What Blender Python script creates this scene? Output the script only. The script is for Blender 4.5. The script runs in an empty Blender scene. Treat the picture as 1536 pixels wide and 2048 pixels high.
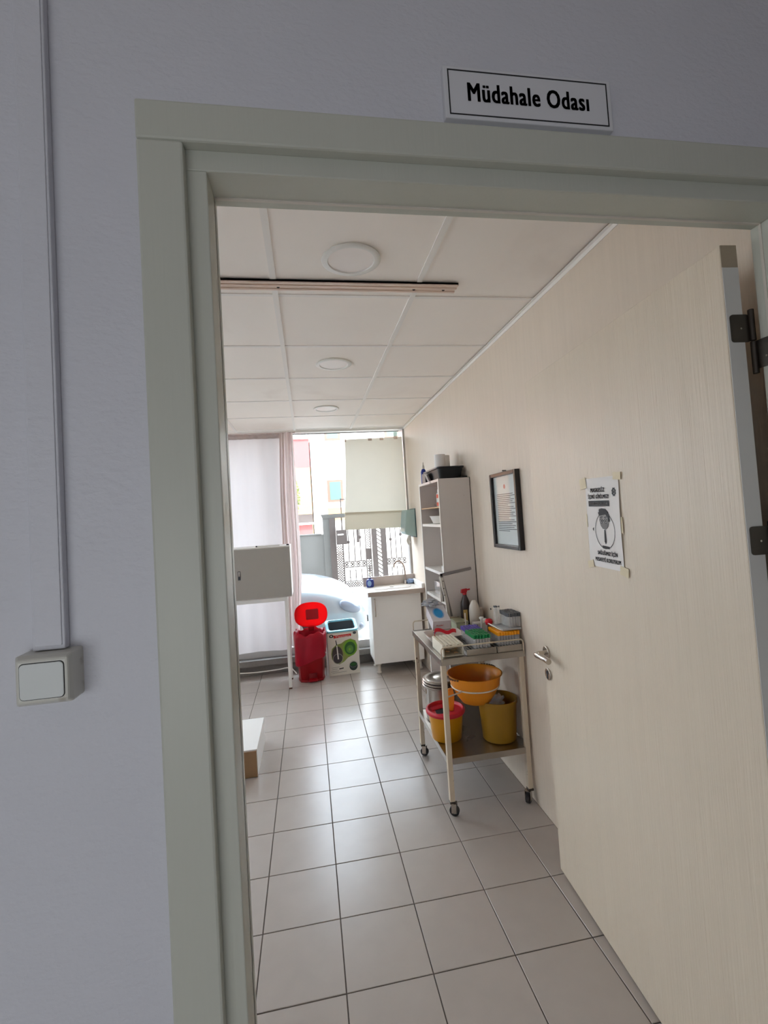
import bpy, math, random
from mathutils import Vector, Matrix
random.seed(7)
SC = bpy.context.scene
COL = SC.collection

# ------------------------------------------------------------------ camera
CAM_Z = 1.5808
yaw, pitch, roll, focal_px = 0.1646, 0.0399, -0.0628, 937.84
fw = Vector((math.sin(yaw)*math.cos(pitch), math.cos(yaw)*math.cos(pitch), math.sin(pitch)))
rt = Vector((math.cos(yaw), -math.sin(yaw), 0))
up = rt.cross(fw)
rt2 = rt*math.cos(roll) + up*math.sin(roll)
up2 = up*math.cos(roll) - rt*math.sin(roll)
cam = bpy.data.cameras.new('camera'); camo = bpy.data.objects.new('camera', cam); COL.objects.link(camo)
M = Matrix.Identity(4)
for i in range(3):
    M[i][0] = rt2[i]; M[i][1] = up2[i]; M[i][2] = -fw[i]
M[2][3] = CAM_Z
camo.matrix_world = M
cam.sensor_fit = 'VERTICAL'; cam.sensor_height = 36.0; cam.lens = focal_px/2048*36
cam.shift_x = -0.4/2048; cam.shift_y = -29.8/2048
cam.clip_start = 0.02; cam.clip_end = 200
SC.camera = camo

# ------------------------------------------------------------------ sky, sun, lamps, exposure
SKY = 8.0
w = bpy.data.worlds.new('sky'); SC.world = w; w.use_nodes = True
bg = w.node_tree.nodes['Background']; bg.inputs[0].default_value = (0.76, 0.88, 1.0, 1); bg.inputs[1].default_value = SKY
def light(name, kind, loc, rot, energy, color=(1,1,1), size=None, size_y=None):
    d = bpy.data.lights.new(name, kind); o = bpy.data.objects.new(name, d); COL.objects.link(o)
    o.location = loc; o.rotation_euler = rot; d.energy = energy; d.color = color
    if size is not None and kind == 'AREA':
        d.size = size
        if size_y: d.shape = 'RECTANGLE'; d.size_y = size_y
    return o
sun = light('sun', 'SUN', (0, 0, 20), (math.radians(47), 0, math.radians(28)), 5.0, (1.0, 0.95, 0.86))
sun.data.angle = 0.01
# added area light standing in for unseen daylight, before the solid corridor wall
light('corridor_fill_light', 'AREA', (-0.9, -1.42, 1.05), (math.radians(90), 0, 0), 13.6, (0.92, 0.97, 1.0), 2.2, 1.3)
SC.view_settings.view_transform = 'Standard'; SC.view_settings.look = 'None'
SC.view_settings.exposure = 0.45; SC.view_settings.gamma = 1.0; SC.view_settings.use_curve_mapping = False
SC.cycles.max_bounces = 14; SC.cycles.diffuse_bounces = 8; SC.cycles.glossy_bounces = 5
SC.cycles.transparent_max_bounces = 24; SC.cycles.transmission_bounces = 10
SC.cycles.caustics_reflective = False; SC.cycles.caustics_refractive = False
SC.cycles.sample_clamp_indirect = 8.0

# ------------------------------------------------------------------ materials
def lin(c):
    return tuple(((v/255)/12.92 if v/255 <= 0.04045 else ((v/255+0.055)/1.055)**2.4) for v in c)
MATS = {}
def mat(name, rgb, rough=0.5, metal=0.0, spec=0.5, var=0.0, vscale=(6,6,6), bump=0.0, bscale=(60,60,60), bdetail=6, trans=0.0, alpha=1.0,
        ior=1.45, translucent=0.0, emit=0.0, coat=0.0, subsurf=0.0, dirt=None, rvar=0.0):
    if name in MATS: return MATS[name]
    m = bpy.data.materials.new(name); m.use_nodes = True
    nt = m.node_tree; N = nt.nodes; L = nt.links
    b = N['Principled BSDF']; c = lin(rgb)
    b.inputs['Base Color'].default_value = (*c, 1)
    b.inputs['Roughness'].default_value = rough; b.inputs['Metallic'].default_value = metal
    b.inputs['Specular IOR Level'].default_value = spec; b.inputs['IOR'].default_value = ior
    b.inputs['Transmission Weight'].default_value = trans; b.inputs['Alpha'].default_value = alpha
    b.inputs['Coat Weight'].default_value = coat
    tc = N.new('ShaderNodeNewGeometry')
    def noise(scale, detail, dist=0.0):
        mp = N.new('ShaderNodeMapping'); mp.inputs['Scale'].default_value = scale; L.new(tc.outputs['Position'], mp.inputs[0])
        n = N.new('ShaderNodeTexNoise'); n.inputs['Scale'].default_value = 1.0; n.inputs['Detail'].default_value = detail; n.inputs['Distortion'].default_value = dist
        L.new(mp.outputs[0], n.inputs['Vector']); return n
    col_out = None
    if var:
        n = noise(vscale, 5, 0.3)
        r = N.new('ShaderNodeValToRGB')
        r.color_ramp.elements[0].position = 0.1; r.color_ramp.elements[1].position = 0.9
        r.color_ramp.elements[0].color = (*[v*(1-var) for v in c], 1); r.color_ramp.elements[1].color = (*[min(1, v*(1+var)) for v in c], 1)
        L.new(n.outputs['Fac'], r.inputs[0]); L.new(r.outputs[0], b.inputs['Base Color']); col_out = r.outputs[0]
    if dirt:      # stains with a shape of their own: (rgb, scale, threshold, softness)
        n = noise(dirt[1], 4, 0.8)
        r = N.new('ShaderNodeValToRGB'); r.color_ramp.elements[0].position = dirt[2]; r.color_ramp.elements[1].position = dirt[2]+dirt[3]
        L.new(n.outputs['Fac'], r.inputs[0])
        mx = N.new('ShaderNodeMixRGB'); L.new(r.outputs[0], mx.inputs[0])
        if col_out: L.new(col_out, mx.inputs[1])
        else: mx.inputs[1].default_value = (*c, 1)
        mx.inputs[2].default_value = (*lin(dirt[0]), 1); L.new(mx.outputs[0], b.inputs['Base Color']); col_out = mx.outputs[0]
    if rvar:
        n = noise((3, 3, 3), 4)
        mr = N.new('ShaderNodeMapRange'); mr.inputs['To Min'].default_value = rough-rvar; mr.inputs['To Max'].default_value = rough+rvar
        L.new(n.outputs['Fac'], mr.inputs[0]); L.new(mr.outputs[0], b.inputs['Roughness'])
    if bump:
        n = noise(bscale, bdetail)
        bn = N.new('ShaderNodeBump'); bn.inputs['Strength'].default_value = bump; bn.inputs['Distance'].default_value = 0.004
        L.new(n.outputs['Fac'], bn.inputs['Height']); L.new(bn.outputs[0], b.inputs['Normal'])
    if emit:
        b.inputs['Emission Color'].default_value = (*c, 1); b.inputs['Emission Strength'].default_value = emit
    if translucent:
        t = N.new('ShaderNodeBsdfTranslucent'); t.inputs[0].default_value = (*c, 1)
        if col_out: L.new(col_out, t.inputs[0])
        mx = N.new('ShaderNodeMixShader'); mx.inputs[0].default_value = translucent
        L.new(b.outputs[0], mx.inputs[1]); L.new(t.outputs[0], mx.inputs[2]); L.new(mx.outputs[0], N['Material Output'].inputs[0])
    MATS[name] = m; return m
def sheer(name, rgb, opacity, ior=1.45, rough=0.1):
    """thin clear sheet: transparent mixed with a tinted diffuse/gloss surface"""
    if name in MATS: return MATS[name]
    m = bpy.data.materials.new(name); m.use_nodes = True; nt = m.node_tree; N = nt.nodes; L = nt.links
    b = N['Principled BSDF']; b.inputs['Base Color'].default_value = (*lin(rgb), 1); b.inputs['Roughness'].default_value = rough
    t = N.new('ShaderNodeBsdfTransparent'); lw = N.new('ShaderNodeLayerWeight'); lw.inputs[0].default_value = 0.5; pw_ = N.new('ShaderNodeMath'); pw_.operation = 'POWER'; pw_.inputs[1].default_value = 5; L.new(lw.outputs['Facing'], pw_.inputs[0]); fr = N.new('ShaderNodeMath'); fr.operation = 'MULTIPLY_ADD'; L.new(pw_.outputs[0], fr.inputs[0]); r0 = ((ior-1)/(ior+1))**2; fr.inputs[1].default_value = (1-r0)*(1.0 if ior > 1.3 else 0.35); fr.inputs[2].default_value = r0
    mx = N.new('ShaderNodeMixShader'); mx.inputs[0].default_value = opacity; L.new(t.outputs[0], mx.inputs[1]); L.new(b.outputs[0], mx.inputs[2])
    g = N.new('ShaderNodeBsdfGlossy'); g.inputs['Roughness'].default_value = rough; m2 = N.new('ShaderNodeMixShader'); L.new(fr.outputs[0], m2.inputs[0]); L.new(mx.outputs[0], m2.inputs[1]); L.new(g.outputs[0], m2.inputs[2])
    L.new(m2.outputs[0], N['Material Output'].inputs[0]); MATS[name] = m; return m

m_wallroom = mat('wallpaper_embossed', (216, 202, 185), 0.55, var=0.045, vscale=(30, 45, 2.2), bump=0.35, bscale=(120, 120, 9))
m_wallcorr = mat('corridor_plaster', (207, 207, 214), 0.5, var=0.025, vscale=(5, 5, 5), bump=0.55, bscale=(70, 70, 105), bdetail=8)
m_ceil = mat('ceiling_panel_white', (246, 239, 231), 0.7, var=0.02, vscale=(3, 3, 3), dirt=((222, 210, 200), (1.3, 1.3, 1.3), 0.6, 0.5))
m_tbar = mat('ceiling_bar_white', (236, 232, 226), 0.5)
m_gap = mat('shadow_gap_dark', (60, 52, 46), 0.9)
m_tile = mat('floor_tile_grey', (176, 167, 160), 0.25, var=0.05, vscale=(9, 9, 9))
m_grout = mat('grout_dark', (82, 74, 68), 0.8, var=0.15, vscale=(8, 8, 8))
m_casing = mat('door_casing_cream', (192, 193, 182), 0.38, var=0.02, vscale=(30, 30, 3), bump=0.10, bscale=(160, 160, 6))
m_door = mat('door_woodgrain_cream', (213, 199, 179), 0.36, var=0.04, vscale=(20, 26, 1.6), bump=0.55, bscale=(150, 170, 4.5), bdetail=8)
m_dooredge = mat('door_edge_band', (205, 203, 199), 0.45, var=0.02)
m_doorraw = mat('door_edge_raw', (165, 150, 130), 0.6, var=0.06, vscale=(20, 20, 60))
m_white = mat('white_plastic', (226, 224, 218), 0.4)
m_offwhite = mat('offwhite_plastic', (206, 200, 190), 0.4, var=0.03)
m_switch = mat('switch_plastic', (205, 203, 194), 0.3, var=0.03, dirt=((150, 140, 125), (30, 30, 30), 0.62, 0.2))
m_black = mat('black_plastic', (22, 22, 24), 0.4)
m_ink = mat('print_black', (28, 28, 32), 0.6)
m_inkgrey = mat('print_grey', (120, 116, 114), 0.6)
m_inksoft = mat('print_soft_grey', (150, 146, 142), 0.6)
m_paper = mat('paper_white', (224, 220, 216), 0.65, var=0.015)
m_tape = mat('masking_tape', (214, 200, 168), 0.55, var=0.05, vscale=(60, 60, 60))
m_chrome = mat('brushed_metal', (190, 182, 172), 0.22, 1.0)
m_steel = mat('stainless_steel', (178, 172, 164), 0.30, 1.0, var=0.05, vscale=(20, 3, 20), rvar=0.08)
m_dark_steel = mat('dark_hinge_metal', (92, 86, 80), 0.35, 1.0)
m_creampaint = mat('trolley_cream_paint', (205, 190, 168), 0.4, var=0.04, vscale=(20, 20, 8), dirt=((92, 60, 40), (26, 26, 20), 0.66, 0.06))
m_rubber = mat('rubber_dark', (38, 36, 36), 0.6)
m_lam = mat('white_laminate', (232, 230, 226), 0.38, var=0.015)
m_shelf = mat('shelf_laminate', (208, 200, 194), 0.45, var=0.03, vscale=(4, 4, 3), dirt=((150, 142, 138), (9, 9, 9), 0.68, 0.08))
m_woodtan = mat('tan_wood', (190, 150, 105), 0.5, var=0.08, vscale=(3, 40, 40))
m_brownwood = mat('brown_board', (150, 118, 84), 0.55, var=0.08, vscale=(30, 6, 6))
m_red = mat('red_plastic', (158, 6, 20), 0.35, translucent=0.15)
m_redlid = mat('red_lid_plastic', (235, 6, 30), 0.3, translucent=0.6)
m_redbag = mat('red_bag_film', (196, 24, 52), 0.28, translucent=0.4, bump=0.5, bscale=(24, 24, 10))
m_alu = mat('aluminium_profile', (176, 172, 168), 0.4, 0.6)
m_granite = mat('grey_sill_stone', (128, 124, 120), 0.4, var=0.12, vscale=(60, 60, 60))
m_glass = sheer('window_glass', (235, 240, 240), 0.02)
m_cloth = mat('white_curtain_cloth', (232, 226, 226), 0.8, var=0.02, vscale=(25, 25, 2), translucent=0.19, bump=0.15, bscale=(14, 14, 2))
m_drape = mat('drape_cloth', (214, 200, 196), 0.8, var=0.03, vscale=(30, 30, 2), translucent=0.30)
m_blindpaper = mat('taped_paper', (226, 222, 208), 0.7, var=0.02, translucent=0.16)
m_cabgrey = mat('cabinet_grey_paint', (168, 164, 156), 0.42, var=0.015)
m_lightblue = mat('light_blue_plastic', (140, 210, 228), 0.3)
m_darkgrey = mat('dark_grey_plastic', (70, 76, 82), 0.5)
m_carton = mat('carton_white', (214, 208, 196), 0.5, var=0.03)
m_greenprint = mat('print_green', (112, 160, 40), 0.5)
m_darkgreen = mat('print_dark_green', (44, 92, 40), 0.5)
m_redprint = mat('print_red', (206, 40, 32), 0.5)
m_orange = mat('orange_plastic', (236, 150, 40), 0.35, translucent=0.15)
m_yellow = mat('yellow_plastic', (200, 138, 16), 0.38)
m_oliveyellow = mat('ochre_plastic', (148, 108, 24), 0.42)
m_crimson = mat('crimson_plastic', (196, 40, 56), 0.35)
m_clear = sheer('clear_film', (225, 225, 228), 0.28, rough=0.08)
m_tubeglass = sheer('tube_plastic', (226, 224, 222), 0.30, rough=0.1)
m_purplecap = mat('purple_cap', (92, 72, 158), 0.4)
m_greencap = mat('green_cap', (0, 122, 62), 0.4)
m_yellowcap = mat('amber_cap', (240, 158, 10), 0.4)
m_greycap = mat('grey_cap', (92, 94, 98), 0.45)
m_redthing = mat('red_soft_plastic', (214, 24, 44), 0.35)
m_palegreen = mat('pale_green_card', (196, 202, 168), 0.5)
m_bluegrey = mat('blue_print', (30, 140, 200), 0.45)
m_navy = mat('navy_plastic', (24, 44, 128), 0.3)
m_lightbluelabel = mat('label_light_blue', (140, 172, 214), 0.4)
m_teal = mat('teal_plastic', (196, 216, 211), 0.35, translucent=0.4)
m_dullbrown = mat('brown_bag', (86, 72, 66), 0.7, var=0.15, vscale=(30, 30, 30))
m_foam = mat('foam_white', (222, 214, 196), 0.7, var=0.04, vscale=(40, 40, 40), dirt=((120, 96, 70), (34, 34, 34), 0.66, 0.08))
m_greyfoam = mat('foam_grey', (172, 172, 172), 0.7, var=0.04)
# outside
m_carpaint = mat('car_paint_white', (150, 158, 164), 0.15, coat=0.6)
m_carglass = mat('car_glass_dark', (40, 46, 50), 0.05)
m_lens = mat('headlight_lens', (120, 130, 148), 0.06, spec=0.9)
m_concrete = mat('concrete_render', (98, 96, 92), 0.9, var=0.10, vscale=(1.5, 1.5, 3))
m_gatepaint = mat('gate_brown_grey', (76, 66, 62), 0.7)
m_pave = mat('outside_paving', (176, 170, 162), 0.8, var=0.08, vscale=(1, 1, 1))
m_bwhite = mat('facade_white', (240, 238, 234), 0.8)
m_bred = mat('facade_pink', (194, 88, 86), 0.8)
m_bpeach = mat('facade_peach', (190, 142, 98), 0.8)
m_bframe = mat('facade_frame', (120, 92, 80), 0.7)
m_bglass = mat('facade_glass', (90, 118, 108), 0.2)
m_leaf = mat('leaf_green', (96, 110, 60), 0.7, var=0.2, vscale=(9, 9, 9), translucent=0.3)
m_bark = mat('bark', (90, 72, 56), 0.9)

# ------------------------------------------------------------------ mesh builder
def wloc(o):
    v = Vector((0, 0, 0))
    while o is not None: v += o.location; o = o.parent
    return v
class MB:
    def __init__(s): s.v = []; s.f = []
    def add(s, vs, fs):
        o = len(s.v); s.v += [Vector(p) for p in vs]; s.f += [tuple(i+o for i in f) for f in fs]; return s
    def box(s, x0, x1, y0, y1, z0, z1):
        return s.add([(x0,y0,z0),(x1,y0,z0),(x1,y1,z0),(x0,y1,z0),(x0,y0,z1),(x1,y0,z1),(x1,y1,z1),(x0,y1,z1)],
                     [(3,2,1,0),(4,5,6,7),(0,1,5,4),(1,2,6,5),(2,3,7,6),(3,0,4,7)])
    def obox(s, c, a, b, d):
        c, a, b, d = map(Vector, (c, a, b, d)); P = []
        for k in (-1, 1):
            for (i, j) in ((-1,-1),(1,-1),(1,1),(-1,1)): P.append(c+a*i+b*j+d*k)
        return s.add(P, [(3,2,1,0),(4,5,6,7),(0,1,5,4),(1,2,6,5),(2,3,7,6),(3,0,4,7)])
    def cyl(s, p0, p1, r0, r1=None, n=16, caps=True):
        p0, p1 = Vector(p0), Vector(p1); r1 = r0 if r1 is None else r1
        d = (p1-p0).normalized(); a = d.orthogonal().normalized(); b = d.cross(a); vs = []
        for p, r in ((p0, r0), (p1, r1)):
            for i in range(n):
                t = 2*math.pi*i/n; vs.append(p+a*math.cos(t)*r+b*math.sin(t)*r)
        fs = [(i, (i+1) % n, n+(i+1) % n, n+i) for i in range(n)]
        if caps: fs += [tuple(range(n-1, -1, -1)), tuple(range(n, 2*n))]
        return s.add(vs, fs)
    def tube(s, pts, r, n=8, closed=False, radii=None):
        pts = [Vector(p) for p in pts]; k = len(pts); vs = []; prev = None
        for i, p in enumerate(pts):
            if closed: d = (pts[(i+1) % k]-pts[i-1]).normalized()
            else: d = (pts[min(i+1, k-1)]-pts[max(i-1, 0)]).normalized()
            a = d.orthogonal().normalized() if prev is None else (prev-d*prev.dot(d)).normalized()
            prev = a; b = d.cross(a); rr = radii[i] if radii else r
            for j in range(n):
                t = 2*math.pi*j/n; vs.append(p+a*math.cos(t)*rr+b*math.sin(t)*rr)
        fs = []
        for i in range(k if closed else k-1):
            for j in range(n):
                a0 = i*n; b0 = ((i+1) % k)*n; fs.append((a0+j, a0+(j+1) % n, b0+(j+1) % n, b0+j))
        if not closed: fs += [tuple(range(n-1, -1, -1)), tuple(range((k-1)*n, k*n))]
        return s.add(vs, fs)
    def lathe(s, prof, c=(0,0,0), n=32, sx=1, sy=1, capb=False, capt=False, fn=None):
        c = Vector(c); vs = []
        for k, (r, z) in enumerate(prof):
            for i in range(n):
                t = 2*math.pi*i/n; x = r*sx*math.cos(t); y = r*sy*math.sin(t); zz = z
                if fn: x, y, zz = fn(x, y, z, t, k)
                vs.append(c+Vector((x, y, zz)))
        fs = []
        for k in range(len(prof)-1):
            for i in range(n): fs.append((k*n+i, k*n+(i+1) % n, (k+1)*n+(i+1) % n, (k+1)*n+i))
        if capb: fs.append(tuple(range(n-1, -1, -1)))
        if capt: o = (len(prof)-1)*n; fs.append(tuple(range(o, o+n)))
        return s.add(vs, fs)
    def prism(s, poly, o, r, u, n, t):
        """2D polygon (a,b) drawn at o + a r + b u, extruded t along n"""
        o, r, u, n = map(Vector, (o, r, u, n)); k = len(poly)
        vs = [o+r*a+u*b for a, b in poly] + [o+r*a+u*b+n*t for a, b in poly]
        return s.add(vs, [tuple(range(k-1, -1, -1)), tuple(range(k, 2*k))]+[(i, (i+1) % k, k+(i+1) % k, k+i) for i in range(k)])
    def ring2d(s, outer, inner, o, r, u, n, t):
        o, r, u, n = map(Vector, (o, r, u, n)); k = len(outer)
        P = lambda q, h: o+r*q[0]+u*q[1]+n*h
        vs = [P(q, 0) for q in outer]+[P(q, 0) for q in inner]+[P(q, t) for q in outer]+[P(q, t) for q in inner]
        fs = []
        for i in range(k):
            j = (i+1) % k
            fs += [(2*k+i, 2*k+j, 3*k+j, 3*k+i), (i, j, 2*k+j, 2*k+i), (k+j, k+i, 3*k+i, 3*k+j), (j, i, k+i, k+j)]
        return s.add(vs, fs)
    def grid(s, fn, nu, nv):
        vs = [fn(i/nu, j/nv) for j in range(nv+1) for i in range(nu+1)]
        fs = [(j*(nu+1)+i, j*(nu+1)+i+1, (j+1)*(nu+1)+i+1, (j+1)*(nu+1)+i) for j in range(nv) for i in range(nu)]
        return s.add(vs, fs)
    def ball(s, c, rx, ry, rz, nu=16, nv=10):
        c = Vector(c); vs = [c+Vector((0,0,-rz))]
        for j in range(1, nv):
            p = math.pi*j/nv
            for i in range(nu):
                t = 2*math.pi*i/nu; vs.append(c+Vector((rx*math.sin(p)*math.cos(t), ry*math.sin(p)*math.sin(t), -rz*math.cos(p))))
        vs.append(c+Vector((0,0,rz))); fs = [(0, 1+(i+1) % nu, 1+i) for i in range(nu)]
        for j in range(nv-2):
            for i in range(nu): a = 1+j*nu; fs.append((a+i, a+(i+1) % nu, a+nu+(i+1) % nu, a+nu+i))
        a = 1+(nv-2)*nu; fs += [(a+i, a+(i+1) % nu, len(vs)-1) for i in range(nu)]
        return s.add(vs, fs)
    def build(s, name, m, parent=None, origin=None, bevel=0, smooth=None, solid=0, seg=2):
        off = wloc(parent) if parent else Vector((0, 0, 0))
        loc = Vector(origin)-off if origin is not None else Vector((0, 0, 0))
        me = bpy.data.meshes.new(name); me.from_pydata([p-off-loc for p in s.v], [], s.f); me.update()
        me.materials.append(m); o = bpy.data.objects.new(name, me); COL.objects.link(o)
        o.location = loc; o.parent = parent
        if smooth:
            me.polygons.foreach_set('use_smooth', [True]*len(me.polygons))
            me.set_sharp_from_angle(angle=math.radians(smooth))
        if solid:
            md = o.modifiers.new('thickness', 'SOLIDIFY'); md.thickness = solid; md.offset = 0
        if bevel:
            md = o.modifiers.new('edge', 'BEVEL'); md.width = bevel; md.segments = seg; md.limit_method = 'ANGLE'; md.angle_limit = math.radians(40)
        return o
def tag(o, label, cat=None, group=None, kind=None):
    o['label'] = label
    if cat: o['category'] = cat
    if group: o['group'] = group
    if kind: o['kind'] = kind
    return o
def thing(name, loc, label, cat, group=None, kind=None):
    o = bpy.data.objects.new(name, None); COL.objects.link(o); o.location = loc; o.empty_display_size = 0.05
    return tag(o, label, cat, group, kind)
def struct(o, label, cat): return tag(o, label, cat, kind='structure')
def dup(root, loc, label=None):
    r = root.copy(); COL.objects.link(r); r.location = loc
    if label: r['label'] = label
    for ch in list(root.children):
        c = ch.copy(); COL.objects.link(c); c.parent = r
        for g in ch.children:
            d = g.copy(); COL.objects.link(d); d.parent = c
    return r
def text(body, name, m, parent, o, r, u, n, width, height, thick=0.0004, bold=0.02):
    """lettering centred at o, fitted to width x height, lying in the plane (r,u)"""
    cu = bpy.data.curves.new('lettering', 'FONT'); cu.body = body; cu.size = 1; cu.space_character = 1.1; cu.resolution_u = 3; cu.extrude = 0
    tmp = bpy.data.objects.new('lettering', cu); COL.objects.link(tmp)
    dg = bpy.context.evaluated_depsgraph_get(); me = bpy.data.meshes.new_from_object(tmp.evaluated_get(dg))
    bpy.data.objects.remove(tmp); bpy.data.curves.remove(cu)
    xs = [v.co.x for v in me.vertices]; ys = [v.co.y for v in me.vertices]
    x0, x1, y0, y1 = min(xs), max(xs), min(ys), max(ys)
    o, r, u, n = map(Vector, (o, r, u, n)); off = wloc(parent) if parent else Vector((0, 0, 0))
    for v in me.vertices:
        a = ((v.co.x-x0)/(x1-x0)-0.5)*width; b = ((v.co.y-y0)/(y1-y0)-0.5)*height
        v.co = o+r*a+u*b+n*thick-off
    base = [v.co.copy() for v in me.vertices]; faces = [tuple(q_.vertices) for q_ in me.polygons]; nv = len(base); me2 = bpy.data.meshes.new(name)
    shifts = [r*(bold*height*s_)+u*(bold*height*t_) for s_, t_ in ((-1, -0.5), (1, -0.5), (-1, 0.5), (1, 0.5), (0, 0))] if bold else [Vector((0, 0, 0))]
    me2.from_pydata([b_+sh_ for sh_ in shifts for b_ in base], [], [tuple(i_+k_*nv for i_ in f_) for k_ in range(len(shifts)) for f_ in faces]); bpy.data.meshes.remove(me); me = me2
    me.materials.append(m)
    ob = bpy.data.objects.new(name, me); COL.objects.link(ob); ob.parent = parent
    return ob
def ell(cx, cy, rx, ry, n=28, a0=0, a1=2*math.pi):
    return [(cx+rx*math.cos(a0+(a1-a0)*i/(n if a1-a0 > 6.28 else n-1)), cy+ry*math.sin(a0+(a1-a0)*i/(n if a1-a0 > 6.28 else n-1))) for i in range(n)]
def rrect(w, h, r, n=5):
    P = []
    for cx, cy, a in ((w/2-r, h/2-r, 0), (-w/2+r, h/2-r, 90), (-w/2+r, -h/2+r, 180), (w/2-r, -h/2+r, 270)):
        for i in range(n): t = math.radians(a+90*i/(n-1)); P.append((cx+r*math.cos(t), cy+r*math.sin(t)))
    return P
def smoothpath(pts, k=6):
    """Catmull-Rom through the points"""
    pts = [Vector(p) for p in pts]; out = []
    for i in range(len(pts)-1):
        p0 = pts[max(i-1, 0)]; p1 = pts[i]; p2 = pts[i+1]; p3 = pts[min(i+2, len(pts)-1)]
        for j in range(k):
            t = j/k; out.append(0.5*((2*p1)+(p2-p0)*t+(2*p0-5*p1+4*p2-p3)*t*t+(3*p1-p0-3*p2+p3)*t**3))
    return out+[pts[-1]]
# ------------------------------------------------------------------ the setting
XR, XL, YF, YB, YW, ZC = 1.126, -3.10, 0.77, 0.864, 5.17, 2.567
X_, Y_, Z_ = Vector((1,0,0)), Vector((0,1,0)), Vector((0,0,1))
# floor: grout bed, each tile a piece of its own
flo = struct(MB().box(XL-0.1, XR+0.1, YF, YW+0.15, -0.20, -0.003).build('floor', m_grout, origin=(0, 3, -0.003)), 'grey square tiled floor of the treatment room', 'floor')
TS, TY, GX, GY, J = 0.29975, 0.2988, -0.2585, 1.6435, 0.0042
_tm = {}
def tile(x0, x1, y0, y1):
    key = (round(x1-x0, 3), round(y1-y0, 3))
    if key not in _tm:
        a, b = key[0]/2-J/2, key[1]/2-J/2
        b_ = MB(); c = 0.0012
        b_.add([(-a,-b,-0.006),(a,-b,-0.006),(a,b,-0.006),(-a,b,-0.006),(-a,-b,-c),(a,-b,-c),(a,b,-c),(-a,b,-c),(-a+c,-b+c,0),(a-c,-b+c,0),(a-c,b-c,0),(-a+c,b-c,0)],
               [(0,1,5,4),(1,2,6,5),(2,3,7,6),(3,0,4,7),(4,5,9,8),(5,6,10,9),(6,7,11,10),(7,4,8,11),(8,9,10,11)])
        me = bpy.data.meshes.new('tile'); me.from_pydata(b_.v, [], b_.f); me.materials.append(m_tile); _tm[key] = me
    o = bpy.data.objects.new('tile', _tm[key]); COL.objects.link(o); o.parent = flo
    o.location = Vector(((x0+x1)/2, (y0+y1)/2, random.uniform(-0.0003, 0.0003)))-flo.location
xs = [XL]+[GX+TS*i for i in range(-9, 5)]+[XR]; ys = [YF]+[GY+TY*j for j in range(-2, 12)]+[YW+0.02]
for i in range(len(xs)-1):
    for j in range(len(ys)-1):
        if xs[i+1]-xs[i] > 0.01 and ys[j+1]-ys[j] > 0.01: tile(xs[i], xs[i+1], ys[j], ys[j+1])
struct(MB().box(XL-0.25, 4, -2.5, YF, -0.2, 0).build('floor_corridor', m_tile, origin=(0, -1, 0)), 'grey floor of the corridor in front of the doorway', 'floor')
# walls
struct(MB().box(XR, XR+0.25, YB, YW+0.3, -0.2, 3.0).build('wall_right', m_wallroom, origin=(XR, 3, 0)), 'cream embossed wallpaper wall behind the open door and trolley', 'wall')
wl = MB(); wl.box(XL-0.25, XL, YB, 2.0, -0.2, 3.0); wl.box(XL-0.25, XL, 2.92, YW+0.3, -0.2, 3.0); wl.box(XL-0.25, XL, 2.0, 2.92, -0.2, 0.95); wl.box(XL-0.25, XL, 2.0, 2.92, 2.35, 3.0)
struct(wl.build('wall_left', m_wallroom, origin=(XL, 3, 0)), 'cream wall on the far side of the room opposite the trolley', 'wall')
w2 = thing('window_added', (XL, 2.8, 0.85), 'added unseen side window opposite the trolley that lights the room', 'window', kind='structure')  # unseen window, added to brighten the room
for y in (2.0, 2.88): MB().box(XL-0.14, XL-0.08, y, y+0.04, 0.99, 2.31).build('window_stile', m_white, w2)
for z in (0.95, 2.31): MB().box(XL-0.14, XL-0.08, 2.0, 2.92, z, z+0.04).build('window_rail', m_white, w2)
for y in (2.04,): MB().box(XL-0.113, XL-0.107, y, y+0.84, 0.99, 2.31).build('pane', m_glass, w2)
wf = MB(); wf.box(XL-0.25, -0.18, YF, YB, 0, 3.0); wf.box(1.05, 4, YF, YB, 0, 3.0); wf.box(-0.18, 1.05, YF, YB, 2.215, 3.0)
struct(wf.build('wall_front', m_wallcorr, origin=(0, YF, 0)), 'grey white plastered corridor wall around the doorway', 'wall')
wb = MB(); wb.box(XL-0.25, 4, -1.70, -1.45, 0, 3.0)
struct(wb.build('wall_corridor_back', m_wallcorr, origin=(0, -2.4, 0)), 'plastered corridor wall behind the viewer', 'wall')
struct(MB().box(XL-0.25, XL-0.05, -2.35, YF, 0, 3.0).build('wall_corridor_left', m_wallcorr, origin=(-4, -1, 0)), 'end wall of the corridor on the switch side', 'wall')
struct(MB().box(4, 4.2, -2.6, YB, 0, 3.0).build('wall_corridor_right', m_wallcorr, origin=(4, -1, 0)), 'end wall of the corridor on the hinge side', 'wall')
struct(MB().box(XL-0.25, 4.2, -2.6, YB, 2.95, 3.1).build('ceiling_corridor', m_ceil, origin=(0, -1, 2.95)), 'plain white ceiling of the corridor', 'ceiling')
struct(MB().box(XL-0.25, 7, -2.6, YW+0.32, 3.1, 8.0).build('wall_sun_block', m_concrete, origin=(0, 1, 3.1)), 'added unseen block above the room that shades the car outside', 'wall')  # unseen mass, added to keep the sun off the car
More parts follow.
